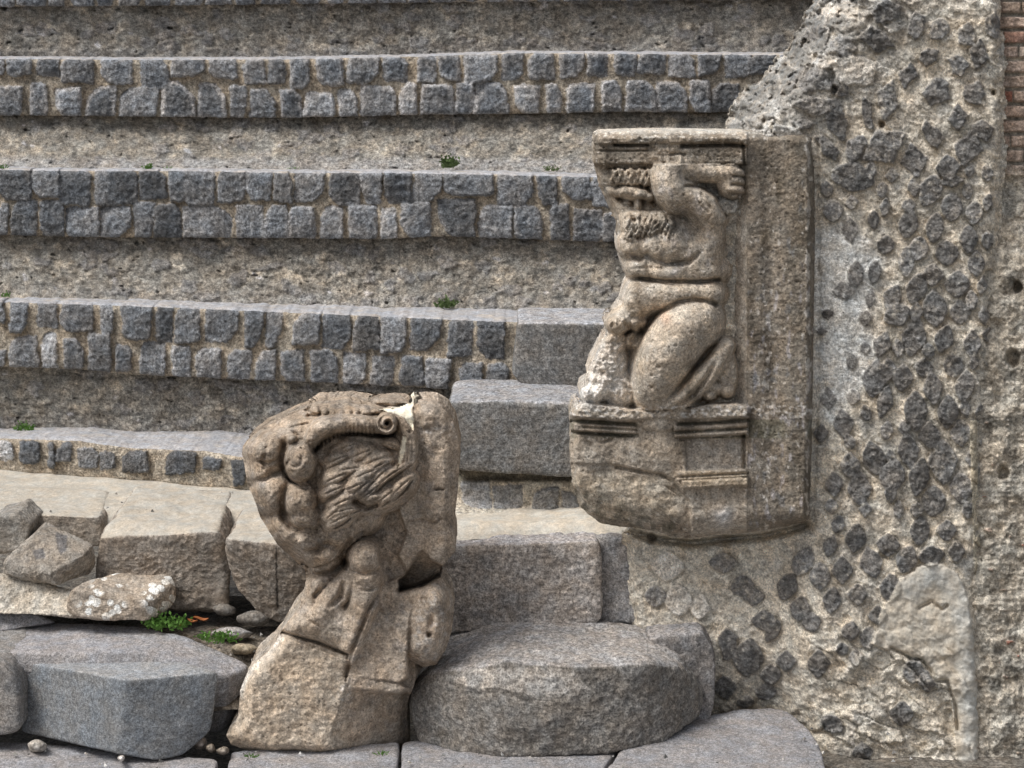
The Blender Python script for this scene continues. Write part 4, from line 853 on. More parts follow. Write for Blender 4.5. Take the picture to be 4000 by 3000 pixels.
    S.groove([(2740,760),(2758,790),(2775,812)], 5, .008); S.groove([(2722,778),(2742,806),(2765,828)], 4, .007); S.groove([(2780,840),(2756,862),(2778,880)], 6, .012, one=True); S.groove([(2635,800),(2680,832),(2720,862),(2740,900)], 12, .025, one=True)
    # ---- cornice on top
    Cn = 1
    def cor(x0, x1, y0, y1, hh, bev=6, wob=1.0): S.slab([(x0,y0),(x1,y0),(x1,y1),(x0,y1)], hh, bev, lab=Cn, wob=wob)
    cor(2300, 2920, 480, 566, .105, 8, 1.4); cor(2310, 2916, 560, 642, .090, 8, 1.2); cor(2360, 2560, 640, 655, .055, 5)
    S.groove([(2400,566),(2470,568),(2530,566)], 5, .05, wob=.5); S.groove([(2330,588),(2420,590),(2530,588)], 3.5, .02, wob=.5)
    S.groove([(2645,572),(2750,568),(2850,566),(2908,572)], 6, .055, wob=.5); S.groove([(2660,560),(2800,556),(2900,560)], 3, .02, wob=.4)
    S.groove([(2900,560),(2904,590),(2908,640)], 5, .04)
    S.slab([(2540,556),(2660,560),(2650,640),(2545,640)], lambda u, v: .092+.016*fbm(u/26, v/26, 66, 4), 14, mode='set', lab=Cn)
    S.groove([(2620,604),(2650,600),(2672,604)], 6, .03)
    m = ss(2300, 2320, U)*ss(2925, 2900, U)*ss(655, 630, V); S.h = S.h+m*(.006*ridged(U/40, V/30, 63, 4)-.008*ss(.2, .5, fbm(U/30, V/20, 64, 3)))
    S.h = S.h-.035*ss(518, 503, V)
    # ---- pedestal
    Pd = 4
    base_h = lambda u, v: .075+.012*fbm(u/60, v/60, 67, 4)
    S.slab([(2200,1610),(2925,1610),(2925,1930),(3000,2130),(2200,2130)], base_h, 16, lab=Pd)
    m = S.lab == Pd; S.lab[(V > 1900) & (U > 2180) & (sd > -20) & (S.lab == 0) & (U < 2940)] = Pd
    top_ = lambda u, v: .112+.010*fbm(u/30, v/26, 68, 4)+.008*ridged(u/28, v/22, 69, 3)
    S.slab([(2200,1578),(2300,1570),(2420,1592),(2560,1606),(2680,1590),(2780,1574),(2880,1574),(2926,1590),(2926,1632),(2650,1642),(2560,1640),(2430,1645),(2240,1632)], top_, 16, lab=Pd)
    S.slab([(2236,1650),(2480,1662),(2486,1694),(2236,1684)], .095, 8, lab=Pd, wob=.6); S.groove([(2236,1646),(2360,1652),(2480,1660)], 6, .03, wob=.5); S.groove([(2226,1688),(2330,1694),(2430,1700),(2492,1702)], 5, .045, wob=.4); S.groove([(2280,1668),(2420,1676),(2484,1680)], 4, .018, wob=.4)
    S.slab([(2630,1646),(2922,1638),(2922,1706),(2636,1718)], .098, 8, lab=Pd, wob=.6); S.groove([(2650,1656),(2780,1652),(2918,1642)], 6, .045, wob=.4); S.groove([(2640,1690),(2780,1682),(2918,1674)], 6, .030, wob=.4); S.groove([(2636,1716),(2780,1708),(2910,1702)], 5, .045, wob=.4)
    S.slab([(2676,1716),(2900,1706),(2904,1832),(2680,1838)], .060, 7, mode='set', lab=Pd, wob=.4)
    S.groove([(2906,1700),(2908,1780),(2910,1880)], 7, .04, wob=.4)
    S.slab([(2640,1842),(2915,1832),(2920,1862),(2650,1876)], .094, 6, lab=Pd, wob=.5); S.slab([(2660,1878),(2922,1864),(2924,1896),(2670,1908)], .104, 8, lab=Pd, wob=.6); S.groove([(2650,1864),(2790,1856),(2920,1850)], 4, .018, wob=.3)
    e(2560, 1760, 110, 90, .06, .035, lab=Pd, k=.02); e(2570, 1655, 70, 34, .08, .03, lab=Pd, k=.01)
    S.slab([(2228,1810),(2420,1815),(2500,1838),(2600,1858),(2650,1905),(2700,1960),(2700,2130),(2200,2130)], lambda u, v: .052+.016*fbm(u/90, v/70, 70, 4)+.012*ss(1990, 1900, v), 9, mode='set', lab=Pd, wob=1.5)
    S.groove([(2410,1826),(2500,1842),(2590,1856),(2630,1880),(2655,1912)], 6, .022, wob=1)
    S.slab([(2600,1898),(2650,1908),(2695,1955),(2680,1962),(2630,1925)], .045, 6, mode='set', wob=1)
    S.groove([(2340,1728),(2370,1722),(2400,1714)], 5, .02, one=True); S.groove([(2290,1724),(2310,1740)], 6, .012)
    S.h = np.where((S.lab == 2) | (S.lab == 3), S.h*1.25, S.h)
    # overall erosion of the silhouette
    S.h = S.h-.055*(1-ss(0, 34, sd))**2*(S.lab != 2)-.03*(1-ss(0, 24, sd))**2*(S.lab == 2)
    S.h = S.h-.05*ss(1990, 2080, V+.25*(2700-U)*(U < 2700)+8*fbm(U/30, V/30, 91, 3))*(1-ss(0, 110, sd))
    sm = np.where(S.lab == 2, 1.05, 1.2); pit = ss(.38, .5, fbm(U/14, V/14, 74, 3)); S.h = S.h-.008*pit-.010*ss(.36, .5, fbm(U/34, V/28, 75, 4))*(V < 1250)
    S.h = S.h+sm*(.004*ridged(U/30, V/30, 71, 4)+.004*fbm(U/60, V/60, 72, 3))+.0018*fbm(U/9, V/9, 73, 2)
    # ---- colour
    C = np.broadcast_to(TUFF, U.shape+(3,))*(1+.28*fbm(U/50, V/50, 75, 5))[..., None]
    C = mixc(C, col(118, 104, 84), ss(.0, .45, fbm(U/110, V/180, 76, 4)+.30*(S.lab == 1)+.22*(S.lab == 3)+.1*(S.lab == 0))*.75)
    C = mixc(C, col(206, 184, 152), ss(-.1, .4, fbm(U/90, V/90, 77, 4))*.55*(S.lab == 2)*ss(1050, 1150, V))
    C = mixc(C, col(168, 160, 156), ss(.05, .4, fbm(U/45, V/60, 78, 4))*.5*(S.lab == 2)*ss(1150, 1050, V))
    C = mixc(C, col(120, 106, 78), ss(.1, .5, fbm(U/60, V/260, 79, 4))*.6*(U > 2920)*ss(1500, 1000, V))
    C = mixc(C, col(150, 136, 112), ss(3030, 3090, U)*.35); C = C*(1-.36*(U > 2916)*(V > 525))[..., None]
    st = ss(.18, .34, fbm(U/26, V/70, 80, 4))*(U > 2910)*ss(900, 1200, V); C = mixc(C, col(178, 172, 176), st*.6)
    wh = ss(.30, .42, fbm(U/22, V/40, 82, 4)+.25*np.exp(-((U-3000)/25)**2)*ss(1000, 1300, V)+.3*np.exp(-((U-3155)/14)**2)); C = mixc(C, col(222, 212, 198), wh*.6*(U > 2900))
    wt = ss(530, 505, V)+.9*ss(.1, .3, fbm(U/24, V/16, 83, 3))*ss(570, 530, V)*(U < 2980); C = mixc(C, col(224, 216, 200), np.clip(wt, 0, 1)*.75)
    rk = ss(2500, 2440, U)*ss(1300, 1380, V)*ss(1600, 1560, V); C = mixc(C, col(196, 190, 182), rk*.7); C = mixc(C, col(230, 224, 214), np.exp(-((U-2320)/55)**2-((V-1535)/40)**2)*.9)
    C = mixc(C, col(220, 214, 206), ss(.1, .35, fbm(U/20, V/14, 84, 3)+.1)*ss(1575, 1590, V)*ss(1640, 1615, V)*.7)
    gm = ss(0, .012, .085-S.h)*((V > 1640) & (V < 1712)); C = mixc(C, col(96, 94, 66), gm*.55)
    C = mixc(C, col(150, 142, 132), ss(2660, 2690, U)*ss(2905, 2890, U)*ss(1712, 1722, V)*ss(1838, 1826, V)*.55)
    C = mixc(C, col(206, 188, 158), ss(2690, 2600, U)*ss(1830, 1880, V)*ss(2060, 1990, V)*.6); C = mixc(C, col(198, 172, 132), ss(2650, 2680, U)*ss(2925, 2915, U)*ss(1836, 1846, V)*ss(1905, 1892, V)*.6)
    C = mixc(C, col(206, 202, 200), np.exp(-((U-2825)/38)**2-((V-2020)/34)**2)*.8); C = mixc(C, col(84, 86, 70), ss(.0, .3, fbm(U/40, V/40, 85, 3)+.1)*ss(1980, 2050, V+.35*(2600-U)*(U < 2600))*.55*(U < 2640))
    C = mixc(C, col(216, 208, 196), ss(.34, .42, fbm(U/14, V/14, 88, 3))*.6*(S.lab > 0)); C = mixc(C, col(104, 96, 86), ss(.25, .4, fbm(U/30, V/40, 89, 4))*.55*(V < 1100)); C = mixc(C, col(190, 130, 80), np.exp(-((U-2600)/20)**2-((V-1243)/26)**2)*.5)
    bl = ss(.25, .4, fbm(U/45, V/80, 86, 3))*(U > 2920)*(V > 800); C = mixc(C, col(112, 114, 118), bl*.5)
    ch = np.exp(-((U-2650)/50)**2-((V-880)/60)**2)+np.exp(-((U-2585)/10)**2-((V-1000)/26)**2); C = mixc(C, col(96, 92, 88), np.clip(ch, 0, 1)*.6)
    C = C*np.where(S.lab == 2, 1.2, np.where(S.lab == 3, 1.15, 1.02))[..., None]; C = mixc(C, col(186, 174, 158), .6*(S.lab == 0)*ss(2780, 2830, U)*ss(2925, 2905, U)*(V > 800))
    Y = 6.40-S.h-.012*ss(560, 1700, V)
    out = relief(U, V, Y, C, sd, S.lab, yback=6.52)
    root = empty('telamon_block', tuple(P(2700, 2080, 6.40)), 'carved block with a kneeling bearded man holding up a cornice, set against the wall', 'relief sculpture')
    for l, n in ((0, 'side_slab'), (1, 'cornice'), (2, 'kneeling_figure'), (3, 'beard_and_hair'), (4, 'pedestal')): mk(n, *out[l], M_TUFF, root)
telamon()
print('telamon', time.time()-T0)
# ------------------------------------------------------------------ carved monster head and paw end stone
def zg(l): return [(800+x*.5426, 1450+y*.5426) for x, y in l]
def griffin():
    S = Sculpt(860, 1820, 1530, 2985, 3.9, 201); U, V = S.U, S.V
    OUT = [(949,1732),(966,1700),(1001,1672),(1028,1645),(1070,1628),(1126,1600),(1170,1582),(1212,1565),(1288,1557),(1353,1550),(1440,1560),(1462,1549),(1560,1549),(1646,1556),(1701,1561),(1744,1586),(1771,1624),(1785,1678),(1794,1732),(1792,1830),(1785,1922),(1778,2010),(1762,2047),(1779,2090),(1779,2155),(1745,2192),(1712,2225),(1722,2250),(1762,2308),(1773,2382),(1765,2462),(1739,2542),(1704,2596),(1655,2606),(1622,2590),(1624,2640),(1619,2674),(1597,2725),(1590,2794),(1601,2926),(1540,2945),(1487,2949),(1400,2960),(1315,2963),(1220,2962),(1143,2951),(1080,2958),(1029,2954),(972,2934),(903,2909),(883,2874),(898,2840),(925,2817),(935,2760),(937,2697),(955,2650),(976,2610),(1040,2554),(1075,2510),(1103,2459),(1130,2420),(1166,2380),(1184,2325),(1196,2262),(1190,2225),(1143,2180),(1086,2130),(1046,2067),(1017,2020),(992,1948),(966,1890),(955,1819),(945,1770)]
    OUT = [(a, b+24*float(ss(1800, 1650, b))) for a, b in OUT]
    sd = polysd(U, V, OUT)+2.5*fbm(U/30, V/30, 1, 3)+4*fbm(U/40, V/40, 3, 3)*ss(2400, 2600, V)
    e = lambda *a, **k: S.ell(*a, **k)
    # labels: 0 body block, 1 monster head, 2 wing, 3 back slab, 4 cement repair
    # lower block and its two big facets
    S.h[:] = .02
    def facet(pts, h, bev=8, mode='set', lab=0, wob=1.2): S.slab(pts, h, bev, mode=mode, lab=lab, wob=wob)
    facet([(1103,2440),(1360,2530),(1350,2660),(1400,2720),(1380,2900),(1350,3000),(850,3000),(850,2600),(1000,2440)], lambda u, v: .125+.02*ss(2960, 2500, v)*0+.010*fbm(u/120, v/120, 2, 3), 8)
    facet([(1345,2665),(1560,2690),(1620,2720),(1620,3000),(1180,3000),(1235,2900),(1320,2780)], lambda u, v: .128-.00065*np.maximum(u-1262-(2960-v)*.28, 0), 10)
    facet([(1350,2632),(1560,2668),(1600,2690),(1560,2712),(1345,2690)], lambda u, v: .118, 14, mode='max')
    # recessed middle panel
    facet([(1480,2290),(1580,2240),(1640,2300),(1600,2420),(1590,2560),(1600,2640),(1560,2668),(1350,2640),(1350,2600),(1375,2500),(1420,2400)], lambda u, v: .062+.00018*(v-2300)+.008*fbm(u/40, v/60, 5, 4), 10)
    # right lobe
    e(1672, 2440, 100, 178, .0, .105, ang=4, k=.02, lab=0); e(1690, 2370, 70, 90, .02, .085, k=.02, lab=0); e(1650, 2520, 70, 80, .02, .08, k=.02, lab=0)
    S.groove([(1655,2340),(1672,2380),(1690,2400),(1685,2440)], 12, .018); d = np.hypot(U-1676, V-2478); S.h = S.h-.03*ss(14, 6, d+2*S.wu)
    # ridges running down from the knob
    S.tube([(1425,2290),(1418,2360),(1390,2450),(1362,2560)], [62, 58, 56, 38], [.09, .10, .11, .115], .065, lab=0, k=.012)
    S.tube([(1395,2215),(1345,2290),(1285,2360),(1215,2440)], [44, 48, 52, 50], [.07, .09, .10, .11], .060, lab=0, k=.012)
    S.tube([(1300,2200),(1240,2270),(1200,2340),(1150,2430)], [40, 44, 44, 46], [.06, .08, .10, .11], .050, lab=0, k=.014)
    e(1240, 2275, 40, 44, .08, .05, lab=0, k=.01, ang=20); e(1300, 2440, 150, 75, .115, .035, ang=22, lab=0, k=.02); e(1270, 2320, 34, 60, .12, .025, ang=35, lab=0, k=.01)
    S.groove([(1295,2265),(1262,2300),(1230,2330)], 9, .03); S.groove([(1345,2265),(1330,2330),(1290,2370)], 12, .035, one=True); S.groove([(1178,2406),(1215,2428),(1270,2458)], 5, .012, one=True)
    S.slab([(1094,2462),(1140,2480),(1250,2508),(1365,2556),(1358,2580),(1240,2536),(1100,2486)], lambda u, v: .112, 6, mode='set', wob=1); S.groove([(1098,2468),(1160,2486),(1250,2512),(1358,2556)], 6, .045)
    S.groove([(1478,2318),(1440,2380),(1412,2450),(1372,2548),(1352,2640)], 7, .030)
    # knob
    e(1424, 2185, 66, 78, .10, .085, lab=0, k=.012); e(1430, 2258, 62, 46, .11, .06, lab=0, k=.008); S.groove([(1370,2232),(1430,2246),(1480,2228)], 7, .022, one=True)
    S.groove([(1395,2300),(1440,2308),(1478,2290)], 5, .012, one=True)
    # dark neck hollow between the wing and the slab
    facet([(1470,1990),(1570,1970),(1600,2060),(1560,2150),(1510,2230),(1480,2200),(1480,2100)], lambda u, v: .020+.015*fbm(u/30, v/40, 9, 4), 14)
    # back slab
    facet([(1600,1545),(1760,1540),(1820,1600),(1820,2060),(1830,2180),(1735,2215),(1690,2190),(1650,2150),(1622,2180),(1590,2230),(1555,2170),(1590,2080),(1560,2000),(1555,1900),(1600,1800)], lambda u, v: .070+.02*ss(1640, 1690, u)-.00045*np.maximum(u-1735, 0)+.006*fbm(u/60, v/80, 11, 3), 10, lab=3)
    facet([(1640,1548),(1745,1560),(1775,1640),(1770,1665),(1655,1668),(1640,1600)], lambda u, v: .105-.0005*np.maximum(u-1690, 0)-.0004*np.maximum(1600-v, 0), 22, mode='max', lab=3)
    # broken dark underside
    facet([(1590,2235),(1625,2180),(1652,2150),(1690,2192),(1740,2215),(1745,2235),(1700,2262),(1650,2290),(1560,2310),(1556,2270)], lambda u, v: .040-.0009*(v-2150)*1.0, 8, lab=3)
    S.groove([(1560,2308),(1620,2298),(1680,2272),(1740,2228)], 9, .05)
    S.groove([(1596,1690),(1600,1800),(1606,1900)], 10, .02)
    S.groove([(1700,1912),(1716,1910),(1730,1912)], 4, .02); S.groove([(1610,2040),(1650,2030),(1700,2045),(1720,2030)], 6, .012)
    # ---- head mass
    hd = [(1150,1800,215,250,.03,.085,0),(1180,2000,190,200,.03,.085,0),(1250,1700,240,130,.02,.10,-10),(1240,2090,150,120,.03,.08,20)]
    for a in hd: e(a[0], a[1], a[2], a[3], a[4], a[5], ang=a[6], k=.03, lab=1)
    e(1040, 1760, 105, 105, .04, .100, k=.015, lab=1, ang=-20); e(1010, 1840, 72, 78, .04, .085, k=.012, lab=1); e(1060, 1930, 92, 95, .05, .100, k=.012, lab=1); e(1000, 1720, 60, 40, .03, .07, k=.01, lab=1)
    e(1172, 1805, 64, 86, .110, .095, k=.006, lab=1, ang=8)             # bulging eye
    e(1172, 1955, 72, 80, .095, .090, k=.010, lab=1); e(1190, 2020, 66, 66, .09, .075, k=.012, lab=1)
    e(1110, 2080, 100, 78, .04, .105, k=.014, lab=1, ang=20); e(1190, 2120, 95, 76, .04, .10, k=.014, lab=1); e(1255, 2165, 80, 62, .04, .085, k=.012, lab=1)
    e(1330, 2080, 95, 80, .03, .095, k=.02, lab=1, ang=-30); e(1400, 2040, 110, 70, .02, .075, k=.02, lab=1, ang=-25)
    S.groove([(1108,1735),(1096,1790),(1110,1850),(1150,1890),(1200,1905)], 9, .030); S.groove([(1130,1800),(1112,1830),(1128,1872),(1172,1900),(1195,1915)], 6, .020)
    S.groove([(985,1880),(1040,1870),(1085,1850),(1110,1830)], 10, .026, one=True); S.groove([(1000,1800),(1050,1810),(1100,1790)], 7, .014, one=True)
    S.groove([(1120,1900),(1100,1960),(1110,2030),(1150,2080)], 14, .034, one=True); S.groove([(1090,1660),(1130,1672),(1160,1700),(1150,1730)], 5, .014); S.groove([(1140,1668),(1200,1655),(1230,1662)], 5, .014)
    S.groove([(1120,2045),(1165,2068),(1210,2060),(1240,2040)], 12, .026, one=True); S.groove([(1140,2130),(1180,2160),(1240,2150),(1290,2120)], 12, .026, one=True); S.groove([(1040,1770),(1020,1800),(1036,1822)], 6, .018, one=True)
    e(1142, 1715, 14, 12, .15, .02, k=.004, lab=1)
    d = np.hypot((U-1150)/1.0, (V-1790)/1.1); S.h = S.h-.007*np.exp(-((d-30)/5)**2)*(U < 1190)
    # upper scalloped mane
    e(1330, 1590, 160, 36, .085, .05, ang=3, k=.012, lab=1)
    for i, (x, y) in enumerate([(1236,1592),(1268,1600),(1300,1598),(1330,1606),(1362,1602),(1392,1598),(1424,1604)]): e(x, y, 23, 24, .120, .034, k=.004, lab=1, ang=20*i)
    for x, y in [(1252,1614),(1284,1620),(1316,1624),(1348,1624),(1378,1622),(1408,1620)]: S.h = S.h-.03*np.exp(-((U-x)/6)**2-((V-y)/13)**2)
    S.groove([(1205,1625),(1260,1630),(1340,1636),(1440,1628)], 9, .05)
    e(1540, 1568, 90, 24, .06, .04, k=.012, lab=1); S.groove([(1440,1570),(1470,1582),(1540,1590),(1600,1575)], 6, .02)
    # horn: thick ribbed roll ending in a volute
    S.tube([(1216,1716),(1250,1676),(1310,1656),(1390,1652),(1470,1664)], [30, 36, 36, 33, 28], [.135, .15, .15, .14, .13], .045, k=.006, lab=1)
    for i in range(15):
        t = i/14; x = 1232+t*222; y = 1745-66*math.sin(min(1, t*1.5)*1.5)+8*t; 
        e(x, y-8, 10, 17, .130, .030, ang=18-22*t, k=.002, lab=1); S.h = S.h-.026*np.exp(-((U-x-8)/3.0)**2-((V-y+2)/14)**2)
    S.groove([(1225,1765),(1262,1722),(1320,1698),(1400,1694),(1476,1704)], 9, .05)
    w = S.loc([(1511, 1655)], 60); dx = U[w]-1511; dy = V[w]-1655; r_ = np.hypot(dx, dy)+.5*S.wu[w]; th = np.arctan2(dy, dx)
    vol = .165+.014*np.cos((r_/27.0)*2*np.pi-th)-.05*ss(34, 46, r_); S.put(w, np.where(r_ < 46, vol, -1), .002, 1); S.h[w] = S.h[w]-.05*ss(10, 5, r_)
    S.groove([(1470,1700),(1510,1708),(1550,1690),(1562,1650)], 7, .04)
    # frame band curling down from the volute to a pointed tip
    S.tube([(1530,1612),(1575,1640),(1590,1720),(1585,1800),(1545,1880),(1500,1950)], [18, 26, 36, 42, 34, 12], [.10, .09, .085, .09, .09, .08], .045, k=.008, lab=2)
    for o in (-20, -6, 8, 22): S.groove([(1590+o, 1720), (1585+o, 1800), (1550+o, 1870), (1505+o*.5, 1935)], 4, .012, one=True, wob=.6)
    S.groove([(1562,1700),(1560,1780),(1540,1830),(1490,1890)], 6, .03)
    S.h = np.where(S.lab == 1, .03+(S.h-.03)*1.35, np.where(S.lab == 2, S.h+.03, S.h))
    # ---- wing feathers
    e(1390, 1860, 165, 150, .05, .060, k=.01, lab=2, ang=-30)
    WB = .045
    S.slab([(1240,1760),(1300,1712),(1400,1700),(1520,1712),(1560,1740),(1540,1830),(1470,1900),(1420,1960),(1380,2010),(1300,2060),(1270,2050),(1240,1950)], lambda u, v: .104+WB-.00022*np.maximum(0, u-1400), 16, mode='set', lab=2)
    FE = [(1100,520,930,580,26,.118),(1210,560,1020,640,34,.124),(1310,610,1100,700,34,.120),(1400,560,1300,520,20,.09),(1040,600,880,670,26,.132),(1330,640,1150,740,24,.128),(1120,690,920,730,30,.138),(1250,700,1060,780,34,.134),(1030,730,870,800,32,.144),(1330,690,1210,800,26,.122),(1180,790,1010,860,32,.142),(1000,830,860,890,28,.146),(1200,780,1050,900,34,.136),(1330,780,1080,940,22,.130),(1100,900,920,970,30,.146),(1400,700,1120,930,18,.134),(1290,900,1130,970,30,.128),(1010,960,880,1060,30,.140),(1480,660,1210,830,20,.122),(1120,980,920,1020,26,.138),(1050,1030,900,1100,30,.136),(1390,840,1240,950,28,.12),(1490,760,1340,900,28,.118)]
    for (x0, y0, x1, y1, wd, hb) in FE:
        (a, b), (c_, d_) = zg([(x0, y0), (x1, y1)]); wd *= .56
        # feather points up right, root lower left
        S.tube([(c_, d_), ((a+c_)/2+2, (b+d_)/2-4), (a, b)], [wd*.9, wd*1.35, wd*.45], [hb+WB+.008, hb+WB+.018, hb+WB-.006], .009, k=.0, lab=2, n=10)
        S.groove([(c_, d_), ((a+c_)/2+2, (b+d_)/2-4), (a, b)], 2.6, .013, one=True, wob=.3)
        nx, ny = (d_-b), -(c_-a); l = math.hypot(nx, ny); nx, ny = nx/l*wd*1.36, ny/l*wd*1.36
        if ny < 0: nx, ny = -nx, -ny
        S.groove([(c_+nx, d_+ny), ((a+c_)/2+nx, (b+d_)/2+ny), (a+nx*.5, b+ny*.5)], 3.4, .034, one=True, wob=.3)
    S.groove([(1385,1960),(1430,1982),(1470,1972)], 14, .06); S.groove([(1290,1800),(1250,1830),(1245,1900)], 14, .03, one=True); S.h = S.h-.045*np.exp(-((U-1225)/30)**2-((V-1830)/34)**2)*0
    S.groove([(1345,2195),(1300,2235),(1240,2248),(1205,2240)], 12, .06); S.groove([(1370,2110),(1340,2160),(1348,2215)], 10, .04)
    # cement repair
    w, m = S.slab([(1478,1600),(1530,1592),(1570,1588),(1596,1574),(1620,1568),(1610,1600),(1618,1640),(1612,1680),(1600,1662),(1580,1632),(1540,1614)], lambda u, v: .092, 6, mode='set', lab=4, wob=1); 
    w, m = S.slab([(1574,1700),(1586,1706),(1584,1760),(1570,1800),(1552,1832),(1560,1770)], lambda u, v: .150, 4, mode='set', lab=4, wob=.8)
    S.slab([(1465,1552),(1490,1550),(1486,1566),(1468,1570)], .09, 4, mode='set', lab=4)
    # silhouettes and roughness
    hd_ = ((S.lab == 1) | (S.lab == 2))
    S.h = S.h-.06*(1-ss(0, 62, sd))**2*np.where(hd_, 1.3, np.where(S.lab == 3, .35, .7))-.03*(1-ss(0, 90, sd))**2*hd_
    S.h = S.h-.05*ss(2900, 2960, V+8*fbm(U/30, V/30, 55, 3))*(1-ss(0, 60, sd))
    S.h = S.h+.0045*ridged(U/34, V/34, 31, 4)+.005*fbm(U/70, V/70, 32, 3)+.0018*fbm(U/9, V/9, 33, 2)+.012*(S.lab == 1)*ridged(U/60, V/60, 34, 4)-.007*ss(.36, .5, fbm(U/15, V/15, 35, 3))-.012*ss(.3, .5, fbm(U/45, V/30, 36, 4))*(S.lab == 1)+.004*ridged(U/90, V/50, 37, 3)*(S.lab == 0)
    C = np.broadcast_to(col(184, 162, 136), U.shape+(3,))*(1+.25*fbm(U/60, V/60, 41, 5))[..., None]
    C = mixc(C, col(128, 110, 88), ss(-.05, .4, fbm(U/90, V/90, 42, 4)+.15*(S.lab == 1)-.15*(V > 2400))*.65)
    C = mixc(C, col(190, 158, 118), ss(.05, .35, fbm(U/70, V/70, 43, 4))*.5*(S.lab == 1))
    C = mixc(C, col(160, 150, 142), ss(.05, .4, fbm(U/50, V/50, 44, 4))*.45)
    C = mixc(C, col(206, 184, 152), ss(2350, 2600, V)*ss(1400, 1300, U)*.5)
    C = mixc(C, col(228, 220, 206), (1-ss(4, 24, sd+8*fbm(U/20, V/20, 45, 3)))*ss(2450, 2500, V)*ss(1150, 1100, U)*ss(2760, 2640, V)*.8)
    C = mixc(C, col(200, 192, 184), ss(.0, .3, fbm(U/30, V/30, 46, 4))*np.exp(-((U-1680)/90)**2-((V-2440)/150)**2)*.7)
    C = mixc(C, col(226, 214, 200), ss(.1, .3, fbm(U/16, V/16, 47, 3))*(np.exp(-((V-1690)/26)**2)*(U > 1640)+np.exp(-((U-1345)/30)**2-((V-2720)/60)**2))*.8)
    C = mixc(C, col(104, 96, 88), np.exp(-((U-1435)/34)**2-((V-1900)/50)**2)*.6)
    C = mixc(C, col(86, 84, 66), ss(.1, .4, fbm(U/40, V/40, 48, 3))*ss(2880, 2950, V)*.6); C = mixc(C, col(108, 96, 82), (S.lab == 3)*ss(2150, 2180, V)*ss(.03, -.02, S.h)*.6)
    C = C*np.where(S.lab == 1, .92, .98)[..., None]; C[S.lab == 4] = col(238, 226, 196)*1.1
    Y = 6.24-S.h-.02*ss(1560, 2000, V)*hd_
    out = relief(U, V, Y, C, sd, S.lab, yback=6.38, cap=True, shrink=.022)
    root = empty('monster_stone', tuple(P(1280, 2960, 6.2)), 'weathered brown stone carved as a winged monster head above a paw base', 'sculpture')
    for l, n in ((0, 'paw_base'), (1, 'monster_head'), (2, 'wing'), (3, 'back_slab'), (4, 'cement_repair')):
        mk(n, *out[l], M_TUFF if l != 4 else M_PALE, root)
griffin()
print('griffin', time.time()-T0)
# ------------------------------------------------------------------ weeds and leaves
def weed(label, u, v, Y, hgt, wid, n, seed, mat=M_LEAF, blade=False):
    r = random.Random(seed); b = P(u, v, Y); Vv = []; Ff = []
    for i in range(n):
        a = r.uniform(0, 6.283); rr = wid*math.sqrt(r.random()); p = b+np.array([math.cos(a)*rr, math.sin(a)*rr*.6, 0])
        tip = p+np.array([math.cos(a)*rr*.5+r.uniform(-.3, .3)*hgt, r.uniform(-.3, .1)*hgt, hgt*r.uniform(.4, 1)*(1-.5*rr/wid)])
        k = 1 if blade else 5
        for j in range(k):
            t = (j+1)/k; q = p+(tip-p)*t if not blade else p; s = hgt*.16*(1 if not blade else .5)
            d = np.array([r.uniform(-1, 1), r.uniform(-1, .3), r.uniform(-.2, 1)]); d /= np.linalg.norm(d)
            L_ = (tip-p) if blade else d*s*r.uniform(1.2, 2)
            sd2 = np.cross(L_, [r.uniform(-.4, .4), 1, r.uniform(0, .6)]); sd2 = sd2/np.linalg.norm(sd2)*s*(.35 if blade else .55)
            o = len(Vv); Vv += [q, q+L_*.5+sd2, q+L_, q+L_*.5-sd2]; Ff.append([o, o+1, o+2, o+3])
        if not blade:
            o = len(Vv); wv = np.array([.0012, 0, 0]); Vv += [p-wv, p+wv, tip+wv*.5, tip-wv*.5]; Ff.append([o, o+1, o+2, o+3])
    o = mk('weed', Vv, np.array(Ff), None, mat, smooth=False, origin=tuple(b)); tag(o, label, 'weed', 'weeds sprouting in the joints')
weed('bright green leafy weed beside the lichen spotted boulder', 655, 2452, 6.44, .055, .055, 60, 1)
weed('smaller bright weed clump near the pale sunken stone', 850, 2505, 6.36, .045, .05, 40, 2)
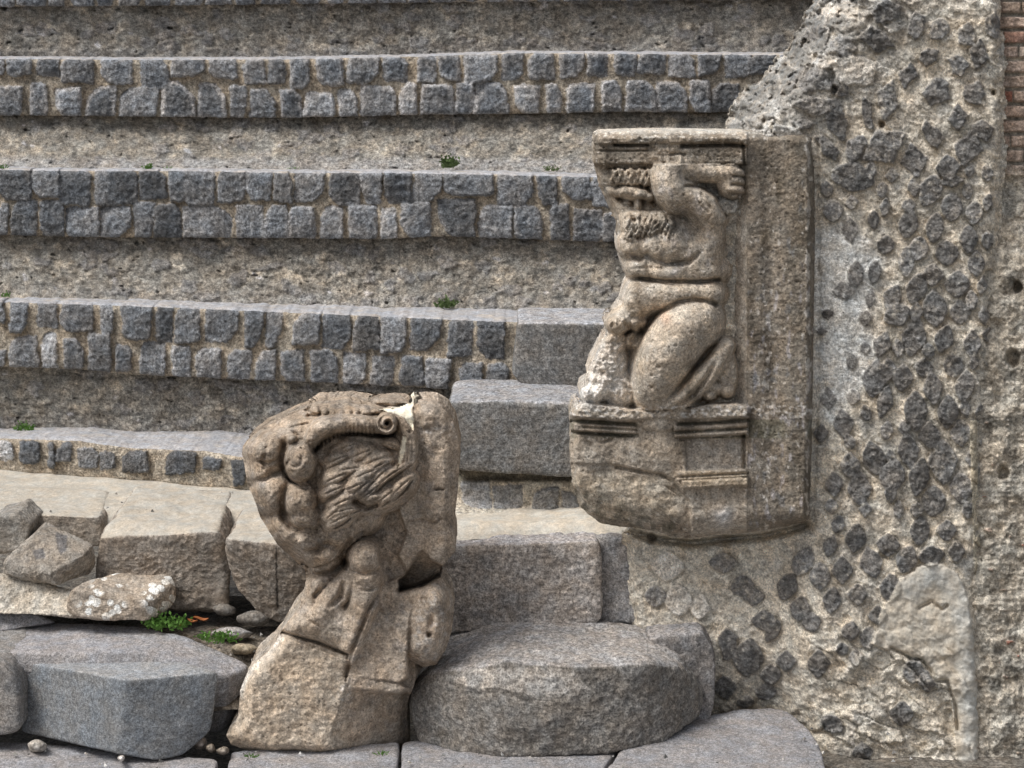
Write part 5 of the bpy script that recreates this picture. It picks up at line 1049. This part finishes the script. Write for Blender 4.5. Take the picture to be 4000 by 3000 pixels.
weed('small weed growing at the back of the lowest tier tread at the left', 100, 1682, 7.58, .04, .03, 26, 3)
weed('dull green tuft on the tier level with the figure block\'s head', 1752, 655, 7.70, .06, .025, 34, 4, M_LEAF2)
weed('dull green tuft on the cube tier level with the figure block\'s belly', 1742, 1202, 7.56, .05, .03, 34, 5, M_LEAF2)
weed('faint green sprig on the third tier tread close to the figure block', 2155, 668, 7.68, .03, .03, 16, 6, M_LEAF2)
weed('yellow green blades on the third tier tread, right of the pair', 1145, 662, 7.72, .028, .022, 14, 7, M_LEAF, True)
weed('left one of two small sprouts on the third tier tread', 575, 662, 7.72, .035, .015, 14, 8)
weed('right one of two small sprouts on the third tier tread', 655, 660, 7.72, .028, .015, 14, 9, M_LEAF, True)
weed('tiny sprout at the far left end of the third tier', 15, 658, 7.72, .025, .02, 12, 10)
weed('tiny weed at the lower left foot of the monster base', 985, 2958, 6.02, .018, .018, 16, 11)
weed('tiny weed between the monster base and the broad step block', 1490, 2948, 6.02, .02, .02, 14, 12)
weed('tiny yellow sprout above the fourth tier at the far left', 20, 1160, 7.62, .03, .015, 10, 13)
def leaf(label, u, v, Y, s, ang, seed):
    b = P(u, v, Y)+np.array([0, 0, .006]); n = 7; Vv = []; 
    for i in range(n):
        t = i/(n-1); wv = .28*math.sin(math.pi*t)**.8; 
        for k in (-1, 0, 1):
            x = (t-.5); y = k*wv; Vv.append(b+s*np.array([x*math.cos(ang)-y*math.sin(ang), x*math.sin(ang)+y*math.cos(ang), .10*math.sin(t*5+seed)+.12*abs(k)]))
    o = mk('dry_leaf', Vv, grid_faces(n, 3), None, M_DRY, origin=tuple(b)); tag(o, label, 'dry leaf', 'dry leaves on the earth')
leaf('orange brown dry leaf on the earth right of the bright weed', 783, 2428, 6.52, .055, .2, 1)
leaf('dark curled dry leaf on the earth beside the orange one', 752, 2434, 6.50, .04, -.3, 2)
leaf('small yellowish leaf caught in front of the bright weed', 712, 2450, 6.42, .022, .5, 3)
print('done', time.time()-T0)
